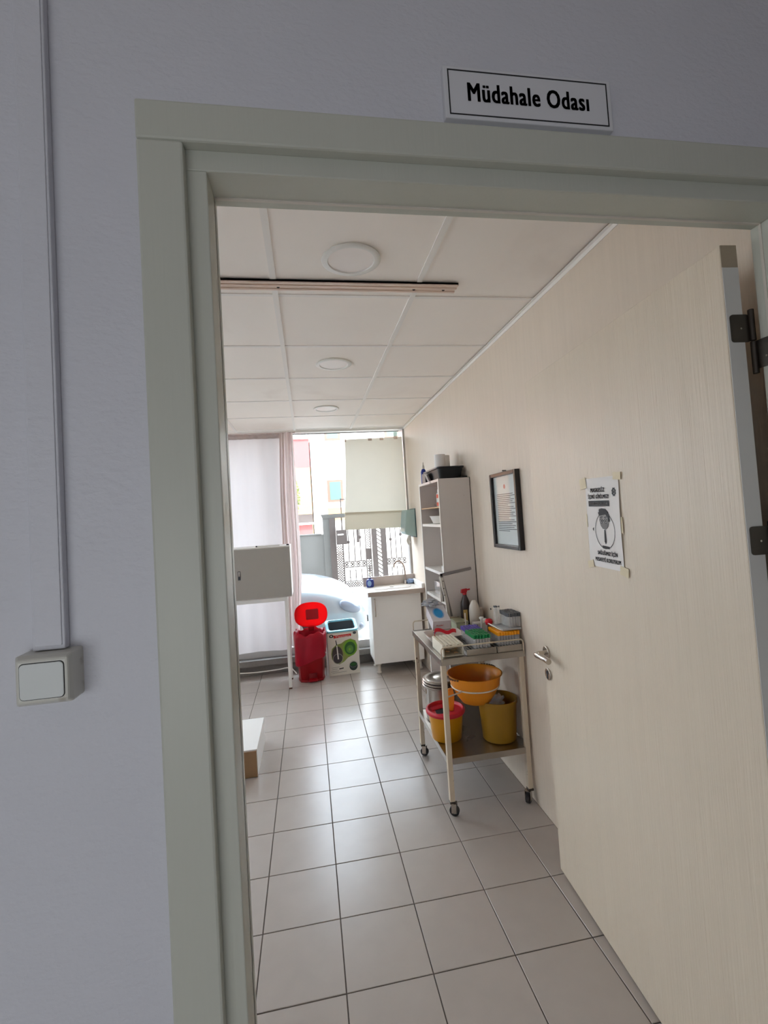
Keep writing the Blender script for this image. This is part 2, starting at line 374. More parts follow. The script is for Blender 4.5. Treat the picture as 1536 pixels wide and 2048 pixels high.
# suspended ceiling: dark void board, bars and panels
cei = struct(MB().box(XL-0.1, XR+0.1, YB-0.02, YW+0.32, ZC+0.014, 3.1).build('ceiling', m_gap, origin=(0, 3, ZC+0.014)), 'suspended white panel ceiling with grid bars', 'ceiling')
lx = [-2.524, -1.914, -1.304, -0.694, -0.0838, 0.5263]; ly = [0.8247+0.61*k for k in range(8)]
px_ = [XL]+lx+[XR-0.006]; py_ = [YB-0.02]+[y for y in ly if y > YB]+[YW+0.16]
_pm = {}
for i in range(len(px_)-1):
    for j in range(len(py_)-1):
        a, b = px_[i+1]-px_[i], py_[j+1]-py_[j]; key = (round(a, 3), round(b, 3))
        if key not in _pm:
            me = bpy.data.meshes.new('ceiling_panel'); q = MB().box(-a/2+0.004, a/2-0.004, -b/2+0.004, b/2-0.004, 0.004, 0.013)
            me.from_pydata(q.v, [], q.f); me.materials.append(m_ceil); _pm[key] = me
        o = bpy.data.objects.new('ceiling_panel', _pm[key]); COL.objects.link(o); o.parent = cei
        o.location = Vector(((px_[i]+px_[i+1])/2, (py_[j]+py_[j+1])/2, ZC+random.uniform(-0.0012, 0.001)))-cei.location
for x in lx: MB().box(x-0.012, x+0.012, YB-0.02, YW+0.1, ZC-0.0015, ZC+0.004).build('grid_bar', m_tbar, cei, origin=(x, 3, ZC))
for y in ly[1:]:
    for i in range(len(px_)-1):
        a, b = px_[i]+(0.0125 if i else 0), px_[i+1]-(0.0125 if i < len(px_)-2 else 0)
        MB().box(a, b, y-0.010, y+0.010, ZC-0.0005, ZC+0.004).build('grid_bar', m_tbar, cei, origin=((a+b)/2, y, ZC))
tr = MB(); tr.box(XR-0.016, XR, YB, YW, ZC-0.006, ZC-0.0035); tr.box(XR-0.003, XR, YB, YW, ZC-0.022, ZC-0.006)
struct(tr.build('trim_1', m_tbar, origin=(XR, 3, ZC)), 'thin white edge trim between ceiling panels and wallpapered wall', 'trim')
# door frame and casings
fr = MB(); fr.box(-0.19, -0.131, 0.776, YB, 0, 2.161); fr.box(1.0, 1.06, 0.776, YB, 0, 2.161); fr.box(-0.19, 1.06, 0.776, YB, 2.161, 2.22)
dfr = struct(fr.build('door_frame', m_casing, origin=(0, YB, 0), bevel=0.002), 'cream painted door frame lining the opening', 'door frame')
sl = MB(); sl.box(-0.1325, -0.131, 0.838, 0.844, 0, 2.161); sl.box(-0.131, 1.0, 0.838, 0.844, 2.1585, 2.161); sl.box(1.0-0.0015, 1.0, 0.838, 0.844, 0, 2.161)
sl.build('seal_strip', m_offwhite, dfr)
struct(MB().box(-0.232, -0.162, 0.755, 0.778, 0, 2.1935).build('trim_2', m_casing, origin=(-0.2, 0.77, 0), bevel=0.004), 'upright cream door casing beside the light switch', 'trim')
struct(MB().box(-0.232, 1.10, 0.755, 0.778, 2.1945, 2.259).build('trim_3', m_casing, origin=(0.4, 0.77, 2.2), bevel=0.004), 'horizontal cream door casing below the room sign', 'trim')
struct(MB().box(1.03, 1.10, 0.755, 0.778, 0, 2.1935).build('trim_4', m_casing, origin=(1.06, 0.77, 0), bevel=0.004), 'upright cream door casing on the hinge side', 'trim')
bk = MB(); bk.box(-0.232, -0.165, YB-0.001, YB+0.018, 0, 2.26); bk.box(-0.165, 1.03, YB-0.001, YB+0.018, 2.195, 2.26)
struct(bk.build('trim_5', m_casing, origin=(0.4, YB, 0), bevel=0.003), 'cream casing around the doorway inside the room', 'trim')
# shop window along the whole end of the room
win = struct(thing('window_1', (0, YW, 0), 'floor to ceiling shop window at the end of the room', 'window'), 'floor to ceiling shop window at the end of the room', 'window')
q = MB(); q.box(XL, XR, YW-0.02, YW+0.05, 2.545, ZC+0.02); q.build('window_head', m_white, win)
q = MB(); q.box(XR-0.022, XR, YW-0.03, YW+0.05, 0.17, 2.545); q.build('window_stile', m_alu, win)
for x in (-0.36, -1.75): MB().box(x-0.025, x+0.025, YW-0.01, YW+0.05, 0.25, 2.545).build('window_mullion', m_alu, win)
MB().box(XL, XR-0.022, YW-0.02, YW+0.05, 0.17, 0.25).build('window_rail', m_alu, win, bevel=0.004)
for a, b in ((XL, -1.775), (-1.725, -0.385), (-0.335, XR-0.022)): MB().box(a, b, YW+0.018, YW+0.024, 0.25, 2.545).build('pane', m_glass, win)
MB().box(XL, XR, YW-0.09, YW+0.20, 0.105, 0.17).build('sill', m_granite, win, bevel=0.008)
MB().box(XL, XR, YW-0.02, YW+0.20, -0.05, 0.105).build('plinth', m_granite, win)
struct(MB().box(XR+0.25, 7, YW+0.2, YW+0.32, -0.2, 3.1).build('wall_outer_right', m_concrete, origin=(4, YW+0.2, 0)), 'outer wall of the building behind the wallpapered wall', 'wall')

# ------------------------------------------------------------------ door leaf
HX, HY = 0.939, 0.884
DV = Vector((1.0563-HX+0.0, 0, 0)); du = Vector((0.058, 1.077, 0)).normalized(); dn = Vector((-du.y, du.x, 0))   # dn: out of the face towards the room
DL, DT, DZ0, DZ1 = 1.078, 0.042, 0.008, 2.137
D0 = Vector((HX, HY, 0))
def dp(u, z, out=0.0): return D0+du*u+Z_*z+dn*out
door = thing('door_1', (HX, HY, 0), 'cream woodgrain door standing open with a notice taped on it', 'door', kind='structure')
c = dp(DL/2, (DZ0+DZ1)/2, -DT/2)
MB().obox(c, du*(DL/2), dn*(DT/2), Z_*((DZ1-DZ0)/2)).build('door_leaf', m_door, door, bevel=0.0025)
MB().obox(dp(-0.0006, (DZ0+2.085)/2, -DT/2), du*0.0007, dn*(DT/2-0.0015), Z_*((2.085-DZ0)/2)).build('edge_band', m_dooredge, door)
MB().obox(dp(-0.0004, 2.111, -DT/2), du*0.0005, dn*(DT/2-0.0015), Z_*0.025).build('bare_edge', m_doorraw, door)
# lever handle and keyhole rose
hu, hz = 1.045, 0.945
h = MB(); h.cyl(dp(hu, hz), dp(hu, hz, 0.010), 0.027, n=28); hd = h.build('handle_rose', m_chrome, door, bevel=0.002, smooth=35)
pts = smoothpath([dp(hu, hz, 0.008), dp(hu, hz, 0.034), dp(hu-0.004, hz, 0.050), dp(hu-0.018, hz-0.001, 0.058), dp(hu-0.05, hz+0.001, 0.056), dp(hu-0.085, hz+0.0, 0.050), dp(hu-0.115, hz-0.003, 0.050)], 5)
MB().tube(pts, 0.009, 12, radii=[0.0085+0.0035*min(1, i/len(pts)*1.4) for i in range(len(pts))]).build('lever', m_chrome, hd, smooth=50)
kz = 0.852; k = MB(); k.cyl(dp(hu, kz), dp(hu, kz, 0.008), 0.025, n=28); kr = k.build('keyhole_rose', m_chrome, door, bevel=0.002, smooth=35)
k = MB(); k.cyl(dp(hu, kz+0.006, 0.008), dp(hu, kz+0.006, 0.0095), 0.0085, n=16); k.obox(dp(hu, kz-0.008, 0.0088), du*0.004, dn*0.0007, Z_*0.011); k.build('lock_cylinder', m_rubber, kr)
# hinges: one leaf on the door edge, one on the frame, lapped barrels
for z in (1.915, 1.445, 0.30):
    hg = MB(); bx, by = 0.9950, 0.8755
    hg.cyl((bx, by, z+0.002), (bx, by, z+0.072), 0.0062, n=14)
    hgo = hg.build('hinge', m_dark_steel, door, bevel=0.001, smooth=40)
    MB().cyl((bx, by, z-0.072), (bx, by, z), 0.0062, n=14).build('barrel', m_dark_steel, hgo, bevel=0.001, smooth=40)
    MB().prism(rrect(0.046, 0.062, 0.007), dp(0, z+0.031, -DT/2-0.0095)+du*(-0.0012), -dn, Z_, -du, 0.0022).build('hinge_plate', m_dark_steel, hgo)
    MB().prism(rrect(0.040, 0.062, 0.007), (0.9995, 0.8555, z-0.031), -Y_, Z_, -X_, 0.0022).build('hinge_plate', m_dark_steel, hgo)
    s_ = MB(); s_.cyl(dp(-0.003, z+0.03, -DT/2-0.010), dp(-0.0045, z+0.03, -DT/2-0.010), 0.0025, n=8); s_.cyl((0.998, 0.850, z-0.04), (0.996, 0.850, z-0.04), 0.0025, n=8); s_.build('screw', m_chrome, hgo)

# ------------------------------------------------------------------ notice taped to the door
NR = -du; po = dp(0.536, 1.5125, 0.0025)        # centre of the sheet; NR = reading direction
sheet = thing('paper_notice', dp(0.536, 1.365, 0.001), 'white paper notice with black lettering and masked man taped to the open door', 'notice')
pw, ph = 0.195, 0.302
tilt = math.radians(-1.2); PR = (NR*math.cos(tilt)+Z_*math.sin(tilt)); PU = (Z_*math.cos(tilt)-NR*math.sin(tilt))
def pn(a, b, out=0.0): return po+PR*a+PU*b+dn*out
MB().grid(lambda u, v: pn((u-0.5)*pw, (v-0.5)*ph, -0.0008+0.004*max(0, u-0.80)*5*(0.35+0.65*math.sin(v*math.pi)**2)), 20, 12).build('sheet', m_paper, sheet, smooth=60)
def ptext(s, a, b, wd, ht, m=m_ink): text(s, 'lettering', m, sheet, pn(a, b, 0.0004), PR, PU, dn, wd, ht, 0.0006, 0.045)
ptext('MASKESİZ', -0.022, 0.112, 0.082, 0.018); ptext('İÇERİ GİRİLMEZ!', -0.020, 0.088, 0.122, 0.019)
MB().prism([(-0.081, -0.0095), (0.041, -0.0095), (0.041, 0.0095), (-0.081, 0.0095)], pn(0, 0.064, 0.0004), PR, PU, dn, 0.0004).build('printed_bar', m_ink, sheet)
text('MASKE ZORUNLUDUR', 'lettering', m_inksoft, sheet, pn(-0.020, 0.064, 0.0014), PR, PU, dn, 0.108, 0.009, 0.0002, 0.02)
ptext('SAĞLIĞIMIZ İÇİN', 0.012, -0.101, 0.110, 0.019); ptext('MESAFEYİ KORUYALIM', 0.012, -0.122, 0.142, 0.017)
em = MB(); st = [((0.0125 if i % 2 else 0.0095)*math.cos(i*math.pi/8), (0.0155 if i % 2 else 0.012)*math.sin(i*math.pi/8)) for i in range(16)]
em.ring2d(st, ell(0, 0, 0.0055, 0.008, 16), pn(0.070, 0.100, 0.0004), PR, PU, dn, 0.0004); em.prism(ell(0, 0, 0.003, 0.005, 10), pn(0.070, 0.100, 0.0004), PR, PU, dn, 0.0004); em.build('emblem', m_ink, sheet)
fg = MB(); oc = pn(0.006, -0.027, 0.0004)
fg.ring2d(ell(0, 0, 0.056, 0.060, 40, math.radians(-255), math.radians(75)), ell(0, 0, 0.0542, 0.0582, 40, math.radians(-255), math.radians(75)), oc, PR, PU, dn, 0.0003)
fg.prism([(-0.016, -0.059), (0.020, -0.059), (0.022, -0.051), (-0.020, -0.049)], oc, PR, PU, dn, 0.0003)
fg.prism([(-0.003, 0.004), (0.003, 0.004), (0.006, -0.036), (0.001, -0.044), (-0.005, -0.036)], oc, PR, PU, dn, 0.0003)
fg.prism([(-0.052, 0.004), (-0.045, 0.010), (-0.046, -0.003)], oc+PR*(-0.020), PR, PU, dn, 0.0003)
hair = [(-0.027, 0.050), (-0.032, 0.062), (-0.027, 0.061), (-0.026, 0.072), (-0.010, 0.075), (0.010, 0.073), (0.024, 0.063), (0.030, 0.048), (0.031, 0.032), (0.024, 0.030), (0.021, 0.046), (0.010, 0.054), (-0.010, 0.052)]
fg.prism(hair, oc, PR, PU, dn, 0.0009); fg.build('printed_outline', m_ink, sheet)
MB().prism([(-0.026, 0.052), (0.024, 0.052), (0.025, 0.030), (0.020, 0.014), (0.006, 0.006), (-0.010, 0.008), (-0.022, 0.022), (-0.027, 0.036)], oc, PR, PU, dn, 0.0005).build('printed_face', m_inksoft, sheet)
MB().prism([(-0.024, 0.026), (0.022, 0.026), (0.018, 0.012), (0.004, 0.005), (-0.010, 0.007), (-0.020, 0.016)], oc, PR, PU, dn, 0.0008).build('printed_mask', m_inkgrey, sheet)
gl = MB()
for a in (-0.015, 0.010): gl.ring2d(ell(a, 0.033, 0.0095, 0.0085, 20), ell(a, 0.033, 0.008, 0.007, 20), oc, PR, PU, dn, 0.0011)
gl.prism([(-0.006, 0.033), (0.001, 0.033), (0.001, 0.035), (-0.006, 0.035)], oc, PR, PU, dn, 0.0011)
for a in (-0.014, 0.010): gl.prism(ell(a, 0.033, 0.0022, 0.004, 10), oc, PR, PU, dn, 0.0011); gl.prism([(a-0.008, 0.043), (a+0.007, 0.045), (a+0.007, 0.048), (a-0.007, 0.046)], oc, PR, PU, dn, 0.0011)
gl.build('printed_glasses', m_ink, sheet)
for a, b, tw, th, an in ((-0.110, 0.135, 0.040, 0.038, 8), (0.092, 0.150, 0.040, 0.024, -4), (0.097, -0.005, 0.018, 0.052, 2), (-0.090, -0.146, 0.036, 0.024, 14), (0.098, -0.150, 0.042, 0.028, -8), (-0.0985, 0.005, 0.006, 0.045, 2)):
    q = math.radians(an); MB().prism([(-tw/2, -th/2), (tw/2, -th/2), (tw/2, th/2), (-tw/2, th/2)], pn(a, b, 0.0012 if abs(a) < 0.095 else 0.0006), PR*math.cos(q)+PU*math.sin(q), PU*math.cos(q)-PR*math.sin(q), dn, 0.0009).build('tape', m_tape, sheet)

# ------------------------------------------------------------------ corridor wall: sign, trunking, switch
sg = thing('room_sign', (0.437, YF, 2.265), 'white rectangular room sign with black border and lettering above the doorway', 'sign')
sx0, sx1, sz0, sz1, sy = 0.277, 0.601, 2.2685, 2.364, 0.757
MB().box(sx0, sx1, sy, YF, sz0, sz1).build('sign_plate', mat('sign_plate', (214, 214, 218), 0.35), sg, bevel=0.0015)
i0 = [(-1, -1), (1, -1), (1, 1), (-1, 1)]; wx, wz = (sx1-sx0)/2-0.008, (sz1-sz0)/2-0.0065
sc = Vector(((sx0+sx1)/2, sy-0.0001, (sz0+sz1)/2))
MB().ring2d([(a*wx, b*wz) for a, b in i0], [(a*(wx-0.0022), b*(wz-0.0022)) for a, b in i0], sc, X_, Z_, -Y_, 0.0005).build('border_line', m_ink, sg)
text('Müdahale Odası', 'lettering', m_ink, sg, sc+X_*-0.002+Z_*0.002, X_, Z_, -Y_, 0.232, 0.0335, 0.0006, 0.036)
tk = thing('cable_trunking', (-0.377, YF, 1.43), 'white plastic cable trunking running down to the light switch', 'trunking')
MB().box(-0.399, -0.356, 0.755, YF, 1.418, 2.949).build('trunking_base', m_wallcorr, tk, bevel=0.002)
MB().box(-0.3955, -0.3595, 0.7532, 0.7555, 1.424, 2.949).build('trunking_lid', m_wallcorr, tk, bevel=0.001)
sw = thing('light_switch', (-0.374, YF, 1.345), 'cream surface mounted light switch at the foot of the trunking', 'switch')
b0 = [(-0.412, 1.348), (-0.339, 1.348), (-0.339, 1.417), (-0.412, 1.417)]; b1 = [(-0.406, 1.354), (-0.341, 1.354), (-0.341, 1.413), (-0.406, 1.413)]
q = MB(); q.add([(x, YF, z) for x, z in b0]+[(x, 0.738, z) for x, z in b0]+[(x, 0.727, z) for x, z in b1], [(0,1,5,4),(1,2,6,5),(2,3,7,6),(3,0,4,7),(4,5,9,8),(5,6,10,9),(6,7,11,10),(7,4,8,11),(8,9,10,11)])
q.build('switch_box', m_switch, sw, bevel=0.003)
scx, scz = -0.3735, 1.3835
MB().prism(rrect(0.0575, 0.0505, 0.006), (scx, 0.7272, scz), X_, Z_, -Y_, 0.0003).build('switch_gap', m_ink, sw)
MB().prism(rrect(0.0555, 0.0485, 0.0055), (scx, 0.7272, scz), X_, Z_, -Y_, 0.0020).build('rocker', mat('rocker_plastic', (205, 208, 206), 0.3), sw, bevel=0.0008)
# ------------------------------------------------------------------ ceiling fittings
for k, (y, lab) in enumerate(((1.745, 'round white recessed ceiling light nearest the doorway'), (2.96, 'round white recessed ceiling light in the middle of the row of three'), (4.17, 'round white recessed ceiling light nearest the shop window'))):
    x = 0.219
    t = thing('ceiling_light', (x, y, ZC), lab, 'ceiling light', 'round ceiling lights')
    MB().lathe([(0.108, 0.004), (0.113, 0.0), (0.114, -0.004), (0.108, -0.008), (0.090, -0.007), (0.087, -0.002)], (x, y, ZC), 40).build('light_rim', m_white, t, smooth=40)
    MB().lathe([(0.0875, -0.003), (0.04, -0.0035), (0.0, -0.0035)], (x, y, ZC), 40).build('diffuser', mat('light_diffuser', (238, 230, 224), 0.4), t, smooth=40)
ct = thing('curtain_track', (0.0, 1.955, ZC), 'beige twin groove curtain track screwed to the ceiling panels', 'curtain track')
tx0, tx1 = -2.2, 0.70
q = MB()
for y0, y1, z in ((1.903, 1.914, 0.014), (1.928, 1.940, 0.014), (1.960, 1.971, 0.014), (1.903, 1.971, 0.009)): q.box(tx0, tx1, y0, y1, ZC-z, ZC-0.0005)
q.build('track_body', mat('track_beige', (226, 206, 190), 0.4), ct)
for x in (-0.067, 0.512, 0.645, -0.67, -1.28): MB().cyl((x, 1.95, ZC-0.0092), (x, 1.95, ZC-0.012), 0.006, n=12).build('screw', m_rubber, ct)

# ------------------------------------------------------------------ coverings on the window
cu = thing('flat_curtain', (-1.2, 5.10, 0.24), 'flat white cloth curtain hanging behind the grey metal cabinet', 'curtain')
def cl(u, v):
    x = -1.15+u*0.915; z = 0.245+v*(2.52-0.245)
    return Vector((x, 5.105+0.010*math.sin(x*17+math.sin(x*5)*1.5)*(1-0.6*v)+0.004*math.sin(x*41), z+0.006*math.sin(x*9)*(1-v)))
MB().grid(cl, 150, 12).build('cloth', m_cloth, cu, smooth=70)
MB().grid(lambda u, v: Vector((-1.15+u*0.915, 5.096+0.006*math.sin(u*70), 2.478+v*0.052)), 120, 1).build('heading_tape', m_drape, cu, smooth=70, solid=0.002)
dr = thing('gathered_drape', (-0.17, 5.05, 0.27), 'gathered pinkish beige drape hanging between flat curtain and clear glass', 'curtain')
L_ = [(0.28, -0.26, -0.165), (0.5, -0.262, -0.135), (1.0, -0.268, -0.092), (1.3, -0.272, -0.090), (1.8, -0.270, -0.095), (2.1, -0.262, -0.098), (2.35, -0.250, -0.102), (2.53, -0.245, -0.104)]
def edge(z, k):
    for a, b in zip(L_, L_[1:]):
        if a[0] <= z <= b[0]: t = (z-a[0])/(b[0]-a[0]); return a[k]+(b[k]-a[k])*t
    return L_[-1][k] if z > 1 else L_[0][k]
def drp(u, v):
    z = 0.28+v*2.25; a, b = edge(z, 1), edge(z, 2); amp = 0.030+0.010*math.sin(v*3)
    ph = u*5.2*2*math.pi*0.62+0.5*math.sin(v*4)
    return Vector((a+(b-a)*u+0.012*math.sin(ph*0.5+1)*math.sin(u*math.pi), 5.055+amp*math.sin(ph), z))
MB().grid(drp, 64, 30).build('cloth', m_drape, dr, smooth=80)
rl = thing('curtain_rod', (-1.2, 5.08, 2.535), 'slim white curtain rod under the ceiling at the window', 'curtain rod')
MB().tube([(XL+0.01, 5.085, 2.535), (-0.095, 5.085, 2.535)], 0.006, 10).build('rod', m_drape, rl, smooth=60)
MB().ball((-0.09, 5.085, 2.535), 0.010, 0.010, 0.010).build('finial', m_drape, rl, smooth=60)
pp = thing('window_paper', (0.78, 5.13, 1.44), 'large off white paper sheet taped over the upper right of the shop window', 'paper')
def ppf(u, v):
    z = 1.62+v*(2.452-1.62); x0 = 0.405+0.045*v+0.012*math.sin(v*3.1); x1 = 1.099-0.002*v
    return Vector((x0+(x1-x0)*u, 5.136+0.006*math.sin(u*3+v*4), z+0.012*(u-0.5)*(1 if v > 0.5 else 0)))
MB().grid(ppf, 20, 20).build('upper_sheet', m_blindpaper, pp, smooth=70)
MB().grid(lambda u, v: Vector((0.395+0.012*v+(1.098-0.395-0.012*v)*u, 5.128+0.004*math.sin(u*4), 1.452-0.012*u+v*0.19)), 16, 4).build('lower_dim_band', mat('taped_paper_dim', (206, 198, 178), 0.7, translucent=0.12), pp, smooth=70)  # weaker light from behind is put into this strip's darker colour
for x, z in ((0.443, 2.462), (0.73, 2.468), (0.86, 2.47), (1.02, 2.475)):
    MB().box(x-0.020, x+0.022, 5.1225, 5.1235, z-0.045, z+0.038).build('tape', sheer('clear_tape', (206, 180, 160), 0.45), pp)

# ------------------------------------------------------------------ paper towel dispenser by the sink
pd = thing('towel_dispenser', (1.08, 4.90, 1.32), 'teal plastic paper towel dispenser on the wall beside the window', 'dispenser')
prof = [(1.030, 1.628), (1.022, 1.60), (1.000, 1.40), (1.012, 1.372), (1.125, 1.342), (1.125, 1.632)]
MB().prism([(x, z) for x, z in prof], (0, 4.84, 0), X_, Z_, Y_, 0.24).build('dispenser_body', m_teal, pd, bevel=0.008)
MB().box(1.119, 1.126, 4.828, 5.09, 1.335, 1.64).build('back_plate', mat('dispenser_back', (60, 92, 96), 0.5), pd)
MB().grid(lambda u, v: Vector((1.045+0.05*u-0.02*math.sin(v*4), 4.90+0.12*u, 1.255+0.115*v+0.02*u)), 6, 6).build('paper_towel', m_paper, pd, smooth=60, solid=0.001)

# ------------------------------------------------------------------ sink unit: cabinet, worktop, tap
sc_ = thing('sink_cabinet', (0.85, 4.9, 0), 'white sink base cabinet with a bar handle under the window', 'cabinet')
cx0, cx1, cy0, cy1, cz0, cz1 = 0.585, 1.100, 4.735, 5.06, 0.105, 0.79
q = MB(); q.box(cx0, cx0+0.016, cy0, cy1, cz0, cz1); q.box(cx1-0.016, cx1, cy0, cy1, cz0, cz1); q.box(cx0, cx1, cy0, cy1, cz0, cz0+0.016); q.box(cx0, cx1, cy1-0.008, cy1, cz0, cz1)
q.build('carcass', m_lam, sc_)
dd = MB().box(cx0, cx1-0.004, cy0-0.019, cy0-0.001, cz0, cz1-0.008).build('cabinet_door', m_lam, sc_, bevel=0.002)
q = MB(); hx = cx0+0.032; q.tube(smoothpath([(hx, cy0-0.019, 0.752), (hx, cy0-0.040, 0.748), (hx+0.001, cy0-0.046, 0.73), (hx+0.002, cy0-0.046, 0.60), (hx+0.002, cy0-0.040, 0.582), (hx+0.002, cy0-0.019, 0.578)], 4), 0.005, 10); q.build('handle', m_chrome, dd, smooth=60)
for x, y in ((cx0+0.045, cy0+0.03), (cx1-0.045, cy0+0.03), (cx0+0.045, cy1-0.05), (cx1-0.045, cy1-0.05)):
    MB().lathe([(0.024, 0), (0.026, 0.012), (0.018, 0.022), (0.018, 0.080), (0.028, 0.090), (0.028, 0.106)], (x, y, 0), 18, capb=True).build('foot', m_offwhite, sc_, smooth=40)
wt = thing('sink_worktop', (0.85, 4.9, 0.79), 'white sink worktop with upstand on the base cabinet', 'worktop')
wx0, wx1, wy0, wy1 = 0.553, 1.124, 4.64, 5.085
q = MB(); bx0, bx1, by0, by1 = 0.64, 1.02, 4.76, 5.00
q.box(wx0, wx1, wy0, wy1, 0.792, 0.832)
q.build('slab', mat('worktop_white', (214, 206, 196), 0.3), wt, bevel=0.003)
bw_, bh_ = bx1-bx0, by1-by0; bcn = Vector(((bx0+bx1)/2, (by0+by1)/2, 0.832))
MB().ring2d(rrect(bw_, bh_, 0.06, 7), rrect(bw_-0.024, bh_-0.024, 0.05, 7), bcn, X_, Y_, Z_, 0.004).build('basin_rim', mat('basin_white', (206, 194, 184), 0.3), wt)
MB().cyl(bcn, bcn+Z_*0.002, 0.022, n=20).build('drain', m_chrome, wt)
MB().box(wx0-0.006, wx1, wy0-0.004, wy0-0.0005, 0.788, 0.832).build('front_edge', mat('worktop_edge', (172, 160, 150), 0.35), wt)
MB().box(wx0, wx1, wy1-0.016, wy1, 0.833, 0.928).build('back_upstand', mat('upstand_beige', (196, 184, 176), 0.4), wt, bevel=0.003)
MB().box(wx1-0.028, wx1, wy0, wy1-0.017, 0.833, 0.880).build('side_upstand', m_lam, wt, bevel=0.003)
tp = thing('gooseneck_tap', (1.015, 5.04, 0.832), 'chrome gooseneck tap curving over the sink', 'tap')
MB().cyl((1.015, 5.04, 0.832), (1.015, 5.04, 0.872), 0.020, 0.016, n=18).build('tap_body', m_chrome, tp, smooth=40)
MB().tube(smoothpath([(1.015, 5.035, 0.87), (1.012, 5.03, 0.96), (1.000, 5.025, 1.03), (0.965, 5.01, 1.075), (0.925, 4.99, 1.085), (0.892, 4.98, 1.062), (0.882, 4.975, 1.035)], 6), 0.0085, 10).build('spout', mat('tap_spout', (150, 132, 124), 0.25, 1.0), tp, smooth=60)
MB().cyl((0.883, 4.975, 1.045), (0.879, 4.973, 1.022), 0.012, n=12).build('spout_tip', m_chrome, tp, smooth=40)
def lump(name, c, r, m, parent=None, seed=1, amp=0.25, nu=24, nv=14, fr=5):
    rnd = random.Random(seed); ph = [rnd.uniform(0, 6.28) for _ in range(6)]
    q = MB().ball((0, 0, 0), 1, 1, 1, nu, nv)
    for i, v in enumerate(q.v):
        d = 1+amp*(math.sin(v.x*fr+ph[0])*math.sin(v.y*fr*1.3+ph[1])+0.6*math.sin(v.z*fr*1.7+ph[2]+v.x*3)+0.35*rnd.uniform(-1, 1))
        q.v[i] = Vector((c[0]+v.x*r[0]*d, c[1]+v.y*r[1]*d, max(c[2]+v.z*r[2]*d, c[2]-r[2])))
    return q.build(name, m, parent, origin=(c[0], c[1], c[2]-r[2]), smooth=50)
tag(lump('wrapped_cloth', (1.065, 5.02, 0.858), (0.042, 0.035, 0.026), mat('wet_blue_cloth', (130, 150, 180), 0.35), seed=4, amp=0.16), 'crumpled blue grey cloth at the foot of the tap', 'cloth')
sb = thing('soap_bottle', (0.620, 5.00, 0.833), 'navy blue soap pump bottle on the left end of the sink', 'soap bottle')
MB().lathe([(0.0, 0.0), (0.036, 0.0), (0.040, 0.008), (0.042, 0.05), (0.037, 0.078), (0.016, 0.086), (0.014, 0.098), (0.0, 0.098)], (0.620, 5.0, 0.833), 24, sy=0.7).build('bottle', m_navy, sb, smooth=40)
MB().prism(ell(0, 0, 0.022, 0.030, 24), (0.609, 4.9688, 0.875), X_, Z_, -Y_, 0.002).build('bottle_label', m_lightbluelabel, sb)
q = MB(); q.cyl((0.62, 5.0, 0.931), (0.62, 5.0, 0.975), 0.006, n=10); q.cyl((0.62, 5.0, 0.972), (0.62, 5.0, 0.990), 0.011, n=12); q.cyl((0.62, 5.0, 0.982), (0.598, 4.975, 0.980), 0.005, n=8); q.build('pump', m_white, sb, smooth=40)

# ------------------------------------------------------------------ red pedal bin
rb = thing('pedal_bin', (-0.045, 4.90, 0), 'red plastic pedal bin with open lid and red liner bag', 'bin')
bcx, bcy = -0.042, 4.865
def sq(x, y, z, t, k):      # rounded-square plan
    r = math.hypot(x, y); f = 1/max(abs(math.cos(t)), abs(math.sin(t)))**0.45
    return x*f, y*f, z
MB().lathe([(0.0, 0.012), (0.122, 0.012), (0.127, 0.02), (0.146, 0.44), (0.150, 0.45), (0.143, 0.45), (0.122, 0.03), (0.0, 0.03)], (bcx, bcy, 0), 48, fn=sq).build('bin_body', m_red, rb, smooth=40)
MB().lathe([(0.128, 0.0), (0.132, 0.006), (0.130, 0.018), (0.12, 0.02)], (bcx, bcy, 0), 48, capb=True, fn=sq).build('bin_foot', m_red, rb, smooth=40)
def bagf(x, y, z, t, k):
    x, y, z = sq(x, y, z, t, k); w_ = (0.001+0.004*(k/10))*math.sin(t*6+k*0.5)+0.0015*math.sin(t*13+k*1.3); r = math.hypot(x, y)
    x += x/r*w_; y += y/r*w_
    s_ = (math.cos(t-0.4)*0.055+math.sin(t*3)*0.008)     # hangs lower on one side
    if k >= 7: z += s_*(k-6)/5
    if k in (3, 4, 5): z += 0.014*math.sin(t*5+1)+0.008*math.sin(t*11)
    return x, y, z
MB().lathe([(0.105, 0.06), (0.122, 0.28), (0.134, 0.43), (0.140, 0.458), (0.150, 0.468), (0.158, 0.458), (0.161, 0.43), (0.161, 0.38), (0.161, 0.33), (0.159, 0.29), (0.157, 0.25), (0.153, 0.215)], (bcx, bcy, 0), 72, fn=bagf).build('liner_bag', m_redbag, rb, smooth=70)
# lid: tilted back, inner side towards the room
lc = Vector((-0.020, 4.998, 0.606)); la = math.radians(8); lu = Vector((0, math.sin(la), math.cos(la))); ln = Vector((0, -math.cos(la), math.sin(la)))
outl = [(0.170*math.copysign(abs(math.cos(t))**0.82, math.cos(t)), 0.125*math.copysign(abs(math.sin(t))**0.82, math.sin(t))) for t in [2*math.pi*i/48 for i in range(48)]]
q = MB(); q.prism(outl, lc, X_, lu, ln, 0.004); q.ring2d([(a*1.0, b*1.0) for a, b in outl], [(a*0.965, b*0.955) for a, b in outl], lc, X_, lu, ln, 0.022)
ld = q.build('lid', m_redlid, rb, smooth=35)
MB().prism(rrect(0.13, 0.105, 0.012), lc+ln*0.004+X_*0.012+lu*0.0, X_, lu, ln, 0.004).build('lid_panel', mat('red_lid_panel', (176, 6, 26), 0.35, translucent=0.3), ld)
q = MB(); q.box(bcx-0.015, bcx+0.050, 4.992, 5.010, 0.44, 0.505); q.build('hinge_block', m_red, rb, bevel=0.006)
